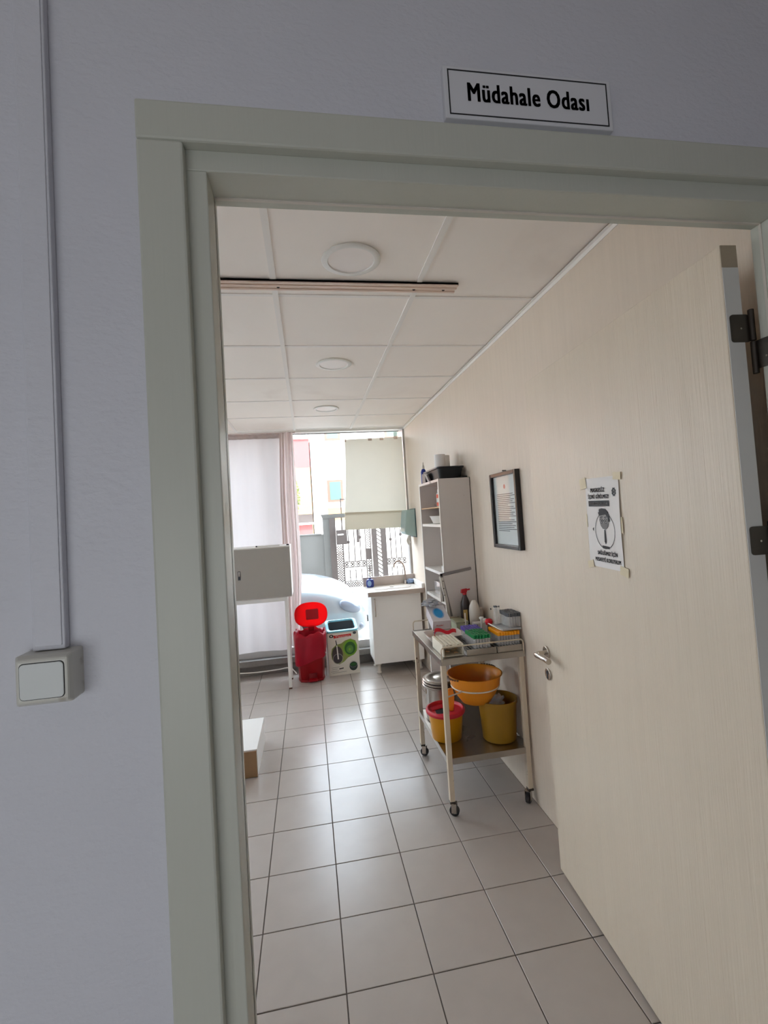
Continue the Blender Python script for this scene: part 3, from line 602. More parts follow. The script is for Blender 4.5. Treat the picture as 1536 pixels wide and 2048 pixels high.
q = MB(); q.obox((bcx+0.012, bcy-0.155, 0.028), (0.040, 0, 0), (0, 0.034, 0.004), (0, -0.002, 0.008)); q.build('pedal', m_red, rb, bevel=0.006)
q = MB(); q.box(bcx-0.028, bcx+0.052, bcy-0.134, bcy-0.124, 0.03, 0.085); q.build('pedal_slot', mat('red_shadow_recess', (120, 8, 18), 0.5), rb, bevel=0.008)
MB().tube(smoothpath([(bcx+0.140, bcy-0.105, 0.27), (bcx+0.150, bcy-0.115, 0.22), (bcx+0.142, bcy-0.115, 0.04)], 5), 0.003, 8).build('carry_wire', m_chrome, rb, smooth=60)

# ------------------------------------------------------------------ mop set carton with a blue tray stuck in it
bxr = Vector((0.316, 0.020, 0)).normalized(); bxn = Vector((bxr.y, -bxr.x, 0)); bo = Vector((0.2885, 4.845, 0))
ca = thing('mop_carton', (0.2885, 4.92, 0), 'white carton printed with a green mop bucket standing by the red bin', 'carton')
q = MB(); wd, hg_, dp_ = 0.316, 0.425, 0.19
def cp(a, z, d=0.0): return bo+bxr*a+Z_*z+bxn*d
for (a, z, sa, sz, d, sd) in ((0, 0, wd/2, 0, 0, 0),): pass
q.obox(cp(0, hg_/2, -0.002), bxr*(wd/2), bxn*0.002, Z_*(hg_/2)); q.obox(cp(0, hg_/2, -dp_+0.002), bxr*(wd/2), bxn*0.002, Z_*(hg_/2))
q.obox(cp(-wd/2+0.002, hg_/2, -dp_/2), bxr*0.002, bxn*(dp_/2-0.004), Z_*(hg_/2)); q.obox(cp(wd/2-0.002, hg_/2, -dp_/2), bxr*0.002, bxn*(dp_/2-0.004), Z_*(hg_/2)); q.obox(cp(0, 0.002, -dp_/2), bxr*(wd/2-0.004), bxn*(dp_/2-0.004), Z_*0.002)
q.build('carton_walls', m_carton, ca)
def pr_(poly, a, z, m, t, name='print'): return MB().prism(poly, cp(a, z, 0), bxr, Z_, bxn, t).build(name, m, ca)
pr_([(-0.095, -0.020), (0.085, -0.012), (0.085, 0.012), (-0.095, 0.008)], 0.0, 0.392, m_redprint, 0.0006, 'printed_banner')
text('Viasmart', 'lettering', m_paper, ca, cp(-0.004, 0.3885, 0.0006), bxr, Z_, bxn, 0.15, 0.020, 0.0004, 0.02)
MB().ring2d(ell(-0.118, 0.396, 0.022, 0.016, 20), ell(-0.118, 0.396, 0.010, 0.008, 20), cp(0, 0), bxr, Z_, bxn, 0.0006).build('printed_mark', m_ink, ca)
pr_(ell(0.120, 0.408, 0.018, 0.014, 20), 0, 0, m_darkgrey, 0.0006, 'printed_badge')
body = [(-0.128, 0.22), (-0.118, 0.27), (-0.075, 0.305), (-0.02, 0.315), (0.02, 0.34), (0.075, 0.352), (0.125, 0.33), (0.142, 0.28), (0.135, 0.225), (0.09, 0.185), (0.04, 0.165), (0.0, 0.13), (-0.05, 0.108), (-0.10, 0.13), (-0.124, 0.17)]
pr_(body, 0, 0, mat('print_olive', (128, 140, 70), 0.5), 0.0005, 'printed_bucket')
pr_(ell(-0.065, 0.205, 0.055, 0.085, 28), 0, 0, mat('print_bowl_dark', (70, 60, 58), 0.5), 0.0008, 'printed_bowl')
pr_(ell(0.068, 0.262, 0.072, 0.082, 32), 0, 0, m_greenprint, 0.0010, 'printed_basket')
pr_(ell(0.066, 0.258, 0.056, 0.064, 32), 0, 0, m_darkgreen, 0.0013, 'printed_basket_inside')
pr_(ell(0.064, 0.250, 0.036, 0.040, 28), 0, 0, mat('print_mid_green', (84, 130, 60), 0.5), 0.0016, 'printed_basket_base')
pr_(ell(0.062, 0.246, 0.012, 0.014, 20), 0, 0, m_greenprint, 0.0019, 'printed_basket_hub')
MB().ring2d(ell(-0.062, 0.165, 0.052, 0.052, 28), ell(-0.062, 0.165, 0.047, 0.047, 28), cp(0, 0), bxr, Z_, bxn, 0.0012).build('printed_mop_ring', m_inksoft, ca)
pr_(ell(-0.062, 0.165, 0.044, 0.044, 28), 0, 0, mat('print_mop_dark', (62, 54, 60), 0.5), 0.0010, 'printed_mop')
pr_([(-0.074, 0.345), (-0.066, 0.345), (-0.052, 0.16), (-0.066, 0.16)], 0, 0, m_paper, 0.0016, 'printed_handle')
pr_([(-0.079, 0.350), (-0.071, 0.352), (-0.062, 0.30), (-0.072, 0.30)], 0, 0, m_ink, 0.0018, 'printed_grip')
pr_(ell(0.092, 0.075, 0.042, 0.045, 28), 0, 0, mat('print_spinner', (48, 60, 54), 0.5), 0.0008, 'printed_spinner')
pr_(ell(0.092, 0.092, 0.032, 0.018, 24), 0, 0, m_darkgreen, 0.0011, 'printed_spinner_top')
MB().ring2d(ell(0.092, 0.095, 0.040, 0.034, 24), ell(0.092, 0.095, 0.038, 0.031, 24), cp(0, 0), bxr, Z_, bxn, 0.0013).build('printed_spinner_handle', m_inksoft, ca)
q = MB()
for a0, a1, z in ((-0.13, -0.05, 0.078), (-0.14, -0.06, 0.040), (-0.125, 0.02, 0.026), (-0.13, -0.07, 0.060)): q.prism([(a0, z), (a1, z+0.003), (a1, z+0.007), (a0, z+0.004)], cp(0, 0), bxr, Z_, bxn, 0.0006)
q.build('printed_small_text', m_inksoft, ca)
pr_([(-0.055, 0.058), (-0.010, 0.062), (-0.010, 0.072), (-0.055, 0.068)], 0, 0, m_ink, 0.0007, 'printed_code')
bt = thing('blue_tray', tuple(cp(0, 0.32, -dp_/2)), 'light blue plastic tray wedged in the top of the mop carton', 'tray')
def rr3(w_, d_, r_, z, dz=0): return [cp(a, z+dz*b/d_, -dp_/2)+bxn*(-b) for a, b in rrect(w_, d_, r_, 6)]
loops = [rr3(0.25, 0.14, 0.03, 0.33), rr3(0.300, 0.175, 0.03, 0.424), rr3(0.318, 0.200, 0.035, 0.445, 0.03), rr3(0.328, 0.212, 0.035, 0.468, 0.055), rr3(0.322, 0.205, 0.033, 0.482, 0.070), rr3(0.272, 0.150, 0.028, 0.484, 0.07), rr3(0.264, 0.143, 0.028, 0.470, 0.065)]
q = MB(); k = len(loops[0])
q.add([p for l in loops for p in l], [(i*k+j, i*k+(j+1) % k, (i+1)*k+(j+1) % k, (i+1)*k+j) for i in range(len(loops)-1) for j in range(k)]+[tuple(range(k-1, -1, -1))])
q.build('tray_shell', m_lightblue, bt, smooth=50)
loops = [rr3(0.266, 0.145, 0.028, 0.4745, 0.066), rr3(0.25, 0.135, 0.028, 0.42, 0.03), rr3(0.23, 0.12, 0.02, 0.345), ]
q = MB(); q.add([p for l in loops for p in l], [(i*k+j, i*k+(j+1) % k, (i+1)*k+(j+1) % k, (i+1)*k+j) for i in range(len(loops)-1) for j in range(k)]+[tuple(range((len(loops)-1)*k, len(loops)*k))])
q.build('tray_lining', m_darkgrey, bt, smooth=50)

# ------------------------------------------------------------------ grey metal cabinet on its stand
mc = thing('metal_cabinet', (-0.45, 4.75, 0.866), 'grey metal wall cabinet resting on a white tubular stand', 'cabinet')
mx0, mx1, my0, my1, mz0, mz1 = -0.815, -0.183, 4.60, 4.92, 0.868, 1.357
MB().box(mx0, mx1, my0+0.004, my1, mz0, mz1).build('cabinet_body', m_lam, mc, bevel=0.004)
md_ = MB().box(mx0+0.004, mx1-0.006, my0-0.006, my0+0.004, mz0+0.006, mz1-0.012).build('cabinet_door', m_cabgrey, mc, bevel=0.002)
q = MB(); q.box(-0.673, -0.649, my0-0.0085, my0-0.0055, 1.062, 1.145); q.build('recessed_pull', m_darkgrey, md_, bevel=0.002)
MB().box(-0.668, -0.654, my0-0.010, my0-0.008, 1.095, 1.14).build('pull_lip', m_chrome, md_)
q = MB(); q.cyl((-0.50, 4.66, mz1+0.006), (-0.28, 4.67, mz1+0.006), 0.005, n=10)
ns = thing('thermometer', (-0.39, 4.665, mz1), 'slim white stick with dark tip lying on top of the grey cabinet', 'stick')
q.build('stick', m_white, ns, smooth=40); MB().cyl((-0.505, 4.66, mz1+0.006), (-0.49, 4.66, mz1+0.006), 0.0065, n=10).build('tip', m_ink, ns)
tag(MB().box(-0.215, -0.190, 4.63, 4.66, mz1+0.0005, mz1+0.012).build('black_block', m_ink, origin=(-0.2, 4.645, mz1), bevel=0.003), 'tiny black block at the corner of the grey cabinet top', 'block')
stn = thing('tubular_stand', (-0.45, 4.75, 0), 'white square tube stand carrying the grey metal cabinet', 'stand')
for x, y in ((-0.245, 4.625), (-0.80, 4.625), (-0.245, 4.90), (-0.80, 4.90)):
    MB().box(x-0.014, x+0.014, y-0.014, y+0.014, 0.012, 0.83).build('leg', m_lam, stn, bevel=0.002)
    MB().box(x-0.015, x+0.015, y-0.015, y+0.015, 0.0, 0.014).build('rubber_foot', mat('brown_rubber', (92, 60, 44), 0.6), stn)
q = MB(); q.box(-0.815, -0.231, 4.611, 4.639, 0.83, 0.866); q.box(-0.815, -0.231, 4.886, 4.914, 0.83, 0.866); q.box(-0.815, -0.787, 4.639, 4.886, 0.83, 0.866); q.box(-0.259, -0.231, 4.639, 4.886, 0.83, 0.866)
q.build('top_frame', m_lam, stn, bevel=0.002)
tag(MB().tube(smoothpath([(-1.6, 5.06, 0.012), (-0.9, 5.05, 0.085), (-0.78, 5.05, 0.068), (-0.6, 5.05, 0.058), (-0.4, 5.05, 0.062), (-0.27, 5.045, 0.070), (-0.22, 5.03, 0.035), (-0.20, 5.02, 0.008)], 6), 0.006, 8).build('white_hose', m_white, origin=(-0.5, 5.05, 0), smooth=60), 'thin white hose along the window plinth under the cabinet', 'hose')

# ------------------------------------------------------------------ boxed step on the floor
st_ = thing('step_box', (-0.6, 3.35, 0), 'low white laminate step box with a bare brown end', 'step')
MB().box(-1.05, -0.393, 3.112, 3.60, 0.0, 0.169).build('step_body', m_lam, st_, bevel=0.002)
MB().box(-1.045, -0.397, 3.104, 3.1125, 0.004, 0.160).build('end_board', m_brownwood, st_)

# ------------------------------------------------------------------ open shelf unit
sh = thing('shelf_unit', (1.0, 3.38, 0), 'tall narrow white open shelf unit against the wall', 'shelf')
ax, ay0, ay1, az = 0.897, 3.105, 3.665, 1.812; th = 0.018
MB().box(ax, XR-0.006, ay0, ay0+th, 0, az).build('side_panel', m_shelf, sh, bevel=0.001)
MB().box(ax, XR-0.006, ay1-th, ay1, 0, az).build('side_panel', m_shelf, sh, bevel=0.001)
for y in (ay0, ay1-th): MB().box(ax-0.0015, ax-0.0001, y, y+th, 0.0, az).build('edge_band', m_white, sh)
MB().box(ax-0.001, XR-0.006, ay0+th, ay1-th, az-th, az).build('top_board', m_shelf, sh)
MB().box(XR-0.012, XR-0.007, ay0+th, ay1-th, 0.05, az-th).build('back_panel', m_shelf, sh)
for z, m in ((1.612, m_woodtan), (1.478, m_white), (1.140, m_white), (0.945, m_white), (0.62, m_shelf), (0.32, m_shelf), (0.06, m_shelf)):
    t_ = 0.008 if z > 1.6 else 0.020
    MB().box(ax+0.004, XR-0.013, ay0+th+0.001, ay1-th-0.001, z, z+t_).build('shelf_board', m, sh)
MB().box(XR-0.0065, XR-0.001, ay0+0.002, ay0+0.012, 0.9, az).build('shadow_strip', m_gap, sh)  # dark strip painting the shade between shelf and wall
# on top of the unit
tb = thing('black_tray', (1.03, 3.38, az), 'black plastic tray on top of the shelf unit', 'tray')
loops = []
for w_, d_, z in ((0.155, 0.38, 0.0), (0.185, 0.42, 0.075), (0.20, 0.44, 0.078), (0.20, 0.44, 0.088), (0.184, 0.42, 0.088), (0.15, 0.375, 0.008)):
    loops.append([Vector((1.012+a, 3.37+b, az+z)) for a, b in rrect(w_, d_, 0.03, 5)])
k = len(loops[0]); q = MB(); q.add([p for l in loops for p in l], [(i*k+j, i*k+(j+1) % k, (i+1)*k+(j+1) % k, (i+1)*k+j) for i in range(len(loops)-1) for j in range(k)]+[tuple(range(k-1, -1, -1)), tuple(range((len(loops)-1)*k, len(loops)*k))])
q.build('tray_shell', m_black, tb, smooth=40)
for x, y, lab in ((0.985, 3.33, 'white paper roll in the black tray, nearer the window'), (1.044, 3.41, 'white paper roll in the black tray, beside the wall')):
    t = thing('paper_roll', (x, y, az+0.008), lab, 'paper roll', 'paper rolls in the black tray')
    MB().lathe([(0.012, 0.0), (0.040, 0.0), (0.0405, 0.003), (0.0405, 0.182), (0.040, 0.185), (0.014, 0.185), (0.014, 0.0)], (x, y, az+0.0085), 32).build('roll', m_paper, t, smooth=40)
    MB().lathe([(0.0138, 0.001), (0.0138, 0.184), (0.012, 0.184), (0.012, 0.001)], (x, y, az+0.0085), 20).build('core', m_woodtan, t, smooth=40)
sp = thing('spray_flask', (0.925, 3.60, az), 'small blue bottle with clear nozzle at the far corner of the shelf top', 'bottle')
MB().lathe([(0.0, 0.0), (0.020, 0.0), (0.022, 0.004), (0.022, 0.095), (0.014, 0.115), (0.009, 0.12)], (0.925, 3.60, az), 20).build('flask', m_navy, sp, smooth=40)
MB().lathe([(0.010, 0.118), (0.010, 0.140), (0.005, 0.150), (0.004, 0.172), (0.0, 0.172)], (0.925, 3.60, az), 16).build('nozzle', m_offwhite, sp, smooth=40)
tag(MB().box(0.903, 0.917, 3.47, 3.575, az+0.0003, az+0.075).build('black_case', m_black, origin=(0.92, 3.5, az), bevel=0.004), 'small black case standing by the blue bottle on the shelf top', 'case')
tag(MB().obox((0.908, 3.42, az+0.036), (0.006, 0, 0.004), (0, 0.035, 0.008), (-0.012, -0.006, 0.026)).build('grey_card', mat('grey_card', (172, 164, 160), 0.6), origin=(0.91, 3.42, az)), 'grey folded card leaning on the black tray', 'card')
tag(MB().obox((1.090, 3.175, az+0.008), (0.026, 0.0, 0.003), (0, 0.045, 0.002), (0, 0, 0.005)).build('black_folder', m_black, origin=(1.09, 3.17, az), bevel=0.002), 'flat black object on the shelf top beside the wall', 'folder')
# in the unit
ob = thing('orange_bottle', (0.930, 3.215, 1.621), 'white bottle with orange label on the tan shelf', 'bottle')
MB().lathe([(0.0, 0.0), (0.019, 0.0), (0.021, 0.004), (0.021, 0.088), (0.015, 0.100), (0.011, 0.103)], (0.930, 3.215, 1.6205), 20).build('bottle', m_white, ob, smooth=40)
MB().lathe([(0.0213, 0.006), (0.0216, 0.008), (0.0216, 0.030), (0.0213, 0.032)], (0.930, 3.215, 1.6205), 24).build('orange_band', mat('label_orange', (222, 84, 40), 0.45), ob, smooth=40)
MB().lathe([(0.0213, 0.062), (0.0216, 0.064), (0.0216, 0.086), (0.0213, 0.088)], (0.930, 3.215, 1.6205), 24).build('orange_band', mat('label_orange', (222, 84, 40), 0.45), ob, smooth=40)
MB().lathe([(0.012, 0.102), (0.012, 0.124), (0.0, 0.125)], (0.930, 3.215, 1.6205), 16).build('cap', m_white, ob, smooth=40)
kd = MB().lathe([(0.0, 0.002), (0.075, 0.002), (0.095, 0.055), (0.101, 0.058), (0.097, 0.060), (0.077, 0.008), (0.0, 0.008)], (1.000, 3.385, 1.4985), 40, sx=0.92, sy=2.2)
tag(kd.build('enamel_dish', m_offwhite, origin=(1.0, 3.385, 1.4985), smooth=40), 'long white enamel dish on the second shelf', 'dish')
tag(MB().box(0.925, 0.985, 3.19, 3.26, 1.1603, 1.198).build('white_carton', m_paper, origin=(0.95, 3.22, 1.16), bevel=0.001), 'small white carton on the middle shelf by the side panel', 'carton')
tag(MB().box(0.915, 0.965, 3.130, 3.150, 1.1603, 1.265).build('upright_carton', m_paper, origin=(0.94, 3.14, 1.16), bevel=0.001), 'narrow upright white carton behind the side panel', 'carton')
tag(MB().box(0.94, 1.08, 3.30, 3.55, 0.9653, 1.06).build('clear_box', m_clear, origin=(1.0, 3.4, 0.965), bevel=0.003), 'clear plastic box on the shelf above the glove box', 'box')
tag(lump('brown_bag', (0.985, 3.40, 0.725), (0.070, 0.14, 0.085), m_dullbrown, seed=9, amp=0.18), 'crumpled dark brown bag on the lower shelf', 'bag')
# leaning framed board beside the unit
fb = thing('leaning_board', (1.0, 3.085, 0.83), 'grey board in a white slotted frame leaning against the shelf unit', 'board')
ba = Vector((0.26, 0, 0.035)).normalized(); bb = Vector((-0.055, 0.0, 0.30)).normalized(); bc = Vector((0, -1, 0)); b0_ = Vector((0.912, 3.099, 0.88))
MB().obox(b0_+ba*0.115+bb*0.135+bc*0.0, ba*0.10, bb*0.135, bc*0.003).build('board_panel', m_shelf, fb)
q = MB(); q.obox(b0_+ba*0.012+bb*0.14, ba*0.009, bb*0.148, bc*0.004); q.obox(b0_+ba*0.115+bb*0.280, ba*0.112, bb*0.009, bc*0.004); q.build('grey_frame', mat('frame_grey', (128, 122, 120), 0.5), fb, bevel=0.001)
rail = smoothpath([(0.912, 3.0985, 0.80), (0.905, 3.0985, 0.90), (0.897, 3.0985, 0.99), (0.883, 3.0985, 1.06), (0.874, 3.0985, 1.14)], 6)
q = MB()
for a, b in zip(rail, rail[1:]): q.obox((a+b)/2, (0.010, 0, 0), (b-a)*0.52, (0, 0.0055, 0))
q.build('slotted_rail', m_offwhite, fb)
for z in (1.115, 1.065, 1.02): MB().cyl((0.877-(z-1.06)*0.05+0.006, 3.0933, z), (0.877-(z-1.06)*0.05+0.006, 3.0923, z), 0.004, n=8).build('rail_hole', m_gap, fb)
br = thing('slotted_bracket', (0.885, 3.16, 0.96), 'white slotted bracket hanging at the front of the shelf unit', 'bracket')
MB().box(0.872, 0.894, 3.150, 3.156, 0.966, 1.138).build('bracket_bar', m_offwhite, br); MB().box(0.888, 0.8955, 3.15, 3.20, 0.9655, 1.10).build('bracket_flange', m_foam, br)
# ------------------------------------------------------------------ framed certificate, wall plug
cf = thing('framed_certificate', (XR, 2.51, 1.35), 'black framed certificate behind glass hanging on the wall', 'picture frame')
fy0, fy1, fz0, fz1 = 2.335, 2.690, 1.352, 1.787; fxw, fxf = XR-0.001, XR-0.030
q = MB(); q.box(fxf, fxw, fy0, fy0+0.022, fz0, fz1); q.box(fxf, fxw, fy1-0.022, fy1, fz0, fz1); q.box(fxf, fxw, fy0+0.022, fy1-0.022, fz0, fz0+0.022); q.box(fxf, fxw, fy0+0.022, fy1-0.022, fz1-0.022, fz1)
q.build('frame', mat('frame_black', (30, 25, 24), 0.25), cf, bevel=0.003)
MB().box(XR-0.012, XR-0.010, fy0+0.02, fy1-0.02, fz0+0.02, fz1-0.02).build('certificate', mat('certificate_paper', (196, 202, 200), 0.6), cf)
q = MB(); z = 1.66; i = 0
while z > 1.44:
    ln_ = (0.22, 0.24, 0.19, 0.23, 0.21, 0.24, 0.15)[i % 7]; q.box(XR-0.0126, XR-0.0120, fy1-0.055-ln_, fy1-0.055, z, z+0.0035); z -= 0.0105; i += 1
q.build('printed_lines', m_ink, cf)
MB().cyl((XR-0.0128, 2.52, 1.705), (XR-0.0119, 2.52, 1.705), 0.013, n=18).build('red_crest', mat('crest_red', (170, 90, 92), 0.6), cf)
MB().box(XR-0.020, XR-0.0185, fy0+0.02, fy1-0.02, fz0+0.02, fz1-0.02).build('glass', sheer('frame_glass', (230, 236, 236), 0.0, ior=1.22, rough=0.02), cf)
MB().cyl((XR, 2.51, fz1+0.008), (XR-0.022, 2.51, fz1+0.008), 0.003, n=10).build('nail', m_rubber, cf)
tag(MB().cyl((XR+0.004, 2.886, 0.943), (XR-0.003, 2.886, 0.943), 0.006, n=12).build('wall_plug', m_rubber, origin=(XR, 2.886, 0.943)), 'small black plug hole in the wall above the tubes', 'plug')
# ------------------------------------------------------------------ instrument trolley
TX0, TX1, TY0, TY1, TZ = 0.650, 1.118, 2.425, 3.088, 0.805
tl = thing('instrument_trolley', (0.88, 2.75, 0), 'cream painted steel instrument trolley on casters against the wall', 'trolley')
for x, y in ((TX0+0.014, TY0+0.014), (TX1-0.018, TY0+0.014), (TX0+0.014, TY1-0.014), (TX1-0.018, TY1-0.014)):
    MB().box(x-0.0135, x+0.0135, y-0.0135, y+0.0135, 0.072, TZ-0.028).build('leg', m_creampaint, tl, bevel=0.003)
    cs = MB().box(x-0.015, x+0.015, y-0.015, y+0.015, 0.062, 0.074).build('caster', m_dark_steel, tl, bevel=0.002)
    sw_ = random.choice((0.3, 0.8, -0.5)); d_ = Vector((math.cos(sw_), math.sin(sw_), 0)); e_ = Vector((-d_.y, d_.x, 0)); c_ = Vector((min(x+0.008, 1.085), y-0.006, 0.026))
    MB().cyl(c_-e_*0.011, c_+e_*0.011, 0.0258, n=22).build('wheel', m_rubber, cs, bevel=0.003, smooth=40)
    MB().cyl(c_-e_*0.0125, c_+e_*0.0125, 0.012, n=16).build('wheel_hub', m_chrome, cs, smooth=40)
    q = MB(); q.obox(c_+Z_*0.016-e_*0.0145, d_*0.013, e_*0.0013, Z_*0.024); q.obox(c_+Z_*0.016+e_*0.0145, d_*0.013, e_*0.0013, Z_*0.024); q.obox(c_+Z_*0.0385, d_*0.013, e_*0.016, Z_*0.0015); q.build('fork', m_chrome, cs)
def trayshell(name, z, lip, m, parent):
    q = MB(); q.box(TX0-0.004, TX1+0.003, TY0-0.004, TY1+0.004, z-0.003, z)
    for a in ((TX0-0.004, TX0, TY0-0.004, TY1+0.004), (TX1, TX1+0.003, TY0-0.004, TY1+0.004), (TX0, TX1, TY0-0.004, TY0), (TX0, TX1, TY1, TY1+0.004)): q.box(*a, z-lip, z+0.003)
    return q.build(name, m, parent, bevel=0.001)
trayshell('top_tray', TZ, 0.030, m_steel, tl)
q = MB(); zz = 0.290; q.box(TX0+0.004, TX1-0.004, TY0+0.004, TY1-0.004, zz-0.003, zz)
for a in ((TX0+0.001, TX0+0.004, TY0+0.028, TY1-0.028), (TX1-0.004, TX1-0.001, TY0+0.028, TY1-0.028), (TX0+0.028, TX1-0.032, TY0, TY0+0.003), (TX0+0.028, TX1-0.032, TY1-0.003, TY1)): q.box(*a, zz-0.028, zz+0.004)
q.build('lower_shelf', m_steel, tl)
def railpath(y):
    P = [(TX0+0.004, y, TZ-0.01)]
    for i in range(5): t = math.pi/2*i/4; P.append((TX0+0.004+0.018*(1-math.cos(t)), y, TZ+0.045+0.018*math.sin(t)))
    for i in range(5): t = math.pi/2*(1-i/4); P.append((TX1-0.004-0.018*(1-math.cos(t)), y, TZ+0.045+0.018*math.sin(t)))
    return P+[(TX1-0.004, y, TZ-0.01)]
for y in (TY0-0.001, TY1+0.001): MB().tube(railpath(y), 0.0038, 10).build('guard_rail', m_creampaint, tl, smooth=60)
# swing-out ring carrying the basin
rc = Vector((0.888, 2.603, 0.592))
q = MB(); q.tube([rc+Vector((0.134*math.cos(t), 0.134*math.sin(t), 0)) for t in [2*math.pi*i/44 for i in range(44)]], 0.0042, 8, closed=True); q.tube([(TX0+0.014, TY0+0.020, 0.600), (TX0+0.06, TY0+0.05, 0.596), rc+Vector((-0.105, -0.083, 0))], 0.0042, 8)
q.build('basin_ring', m_offwhite, tl, smooth=60)
bs = thing('orange_basin', tuple(rc-Z_*0.095), 'orange plastic basin sitting in the white ring of the trolley', 'basin')
MB().lathe([(0.0, 0.0), (0.070, 0.0), (0.080, 0.004), (0.112, 0.050), (0.131, 0.094), (0.138, 0.102), (0.146, 0.152), (0.155, 0.156), (0.156, 0.160), (0.150, 0.161), (0.143, 0.155), (0.134, 0.105), (0.108, 0.052), (0.076, 0.007), (0.0, 0.005)], rc-Z_*0.0935, 56).build('bowl', m_orange, bs, smooth=40)
q = MB()
for a0 in (math.radians(200), math.radians(38)):
    for k in range(7):
        t = a0+math.radians(5.2*(k-3)); d_ = Vector((math.cos(t), math.sin(t), 0)); q.obox(rc+d_*(0.158+0.010*(1-((k-3)/3.2)**2))+Z_*0.064, d_*0.004, Vector((-d_.y, d_.x, 0))*0.0045, Z_*0.004)
q.build('grips', mat('orange_dark_grip', (110, 70, 40), 0.5), bs)
# aluminium pot with lids
po_ = thing('steel_pot', (0.785, 2.935, 0.293), 'stainless steel pot with a stack of lids on the trolley lower shelf', 'pot')
pc = (0.783, 2.930, 0.2925)
MB().lathe([(0.0, 0.0), (0.108, 0.0), (0.113, 0.004), (0.113, 0.196), (0.118, 0.200), (0.118, 0.204), (0.110, 0.204), (0.109, 0.01), (0.0, 0.008)], pc, 48).build('pot_body', m_steel, po_, smooth=40)
for k in range(3):
    z = 0.206+0.016*k; r = 0.123-0.0015*k
    MB().lathe([(r, z), (r+0.002, z+0.004), (r-0.003, z+0.008), (r-0.016, z+0.007), (r-0.019, z+0.011), (r-0.045, z+0.012), (r-0.049, z+0.009), (r-0.075, z+0.009), (r-0.079, z+0.012), (0.0, z+0.013)], pc, 48).build('lid', m_steel, po_, smooth=40)
q = MB(); q.box(0.668, 0.676, 2.905, 2.925, 0.455, 0.485); q.build('pot_lug', m_chrome, po_, bevel=0.002)
# sharps bin
sbn = thing('sharps_bin', (0.722, 2.668, 0.291), 'yellow sharps bucket with a red lid on the trolley lower shelf', 'sharps bin')
pc = (0.722, 2.668, 0.2915)
MB().lathe([(0.0, 0.0), (0.080, 0.0), (0.084, 0.004), (0.0985, 0.150), (0.0, 0.150)], pc, 48).build('bucket', m_yellow, sbn, smooth=40)
lb = MB().lathe([(0.100, 0.140), (0.108, 0.142), (0.113, 0.150), (0.113, 0.160), (0.108, 0.167), (0.101, 0.168), (0.096, 0.160), (0.094, 0.153), (0.0, 0.151)], pc, 48).build('lid', m_crimson, sbn, smooth=40)
MB().prism([(-0.052, -0.034), (0.020, -0.044), (0.030, 0.0), (0.010, 0.034), (-0.045, 0.022)], (pc[0]-0.012, pc[1]-0.005, pc[2]+0.1515), X_, Y_, Z_, 0.0015).build('drop_opening', mat('dark_hole', (20, 16, 16), 0.9), lb)
MB().obox((pc[0]-0.035, pc[1]+0.03, pc[2]+0.158), (0.045, 0.012, 0), (-0.003, 0.012, 0.004), (0, -0.001, 0.003)).build('lid_flap', m_crimson, lb, bevel=0.002)
q = MB(); o_ = Vector((0.752, 2.640, 0.446)); q.add([o_+Vector(p) for p in ((-0.012,-0.006,0),(0.010,-0.006,0),(0.013,0.006,0),(-0.012,0.006,0),(-0.018,-0.010,0.075),(0.020,-0.010,0.085),(0.020,0.012,0.085),(-0.018,0.012,0.075),(-0.016,-0.008,0.125),(0.012,-0.008,0.128),(0.012,0.010,0.128),(-0.016,0.010,0.125))],
    [(3,2,1,0),(0,1,5,4),(1,2,6,5),(2,3,7,6),(3,0,4,7),(4,5,9,8),(5,6,10,9),(6,7,11,10),(7,4,8,11),(8,9,10,11)])
tag(q.build('orange_scoop', m_orange, origin=tuple(o_), bevel=0.004), 'small orange plastic piece poking out of the red sharps lid', 'scoop')
# tall ochre bucket with film
yb = thing('tall_bucket', (1.006, 2.575, 0.291), 'tall ochre yellow plastic bucket beside the wall on the trolley', 'bucket')
pc = (1.004, 2.580, 0.2915)
MB().lathe([(0.0, 0.0), (0.088, 0.0), (0.093, 0.005), (0.106, 0.205), (0.112, 0.207), (0.112, 0.222), (0.107, 0.223), (0.104, 0.205), (0.091, 0.010), (0.0, 0.008)], pc, 48).build('bucket', m_oliveyellow, yb, smooth=40)
lp = lump('plastic_film', (0.978, 2.562, 0.482), (0.050, 0.050, 0.048), m_clear, seed=12, amp=0.30, nu=32, nv=20, fr=7)
tag(lp, 'crumpled clear plastic film in the ochre bucket', 'plastic film')

# ------------------------------------------------------------------ on the trolley top
T0 = TZ+0.0005
fr_ = thing('foam_rack', (0.735, 2.575, T0), 'empty white grooved tube rack at the front corner of the trolley', 'tube rack')
fx0, fx1, fy0, fy1 = 0.674, 0.790, 2.462, 2.682
q = MB(); q.box(fx0, fx1, fy0, fy1, T0+0.046, T0+0.056); q.box(fx0, fx0+0.008, fy0, fy1, T0, T0+0.046); q.box(fx1-0.008, fx1, fy0, fy1, T0, T0+0.046); q.box(fx0+0.008, fx1-0.008, fy0+0.125, fy1, T0, T0+0.046); q.box(fx0+0.008, fx1-0.008, fy0, fy0+0.125, T0, T0+0.004); q.build('rack_body', m_foam, fr_, bevel=0.0015)
for k in range(6):
    x = fx0+0.006+k*(fx1-fx0-0.012)/5; MB().box(x-0.0062, x+0.0062, fy0+0.003, fy1-0.003, T0+0.0555, T0+0.063).build('ridge', m_foam, fr_, bevel=0.001)
q = MB(); rnd = random.Random(3)
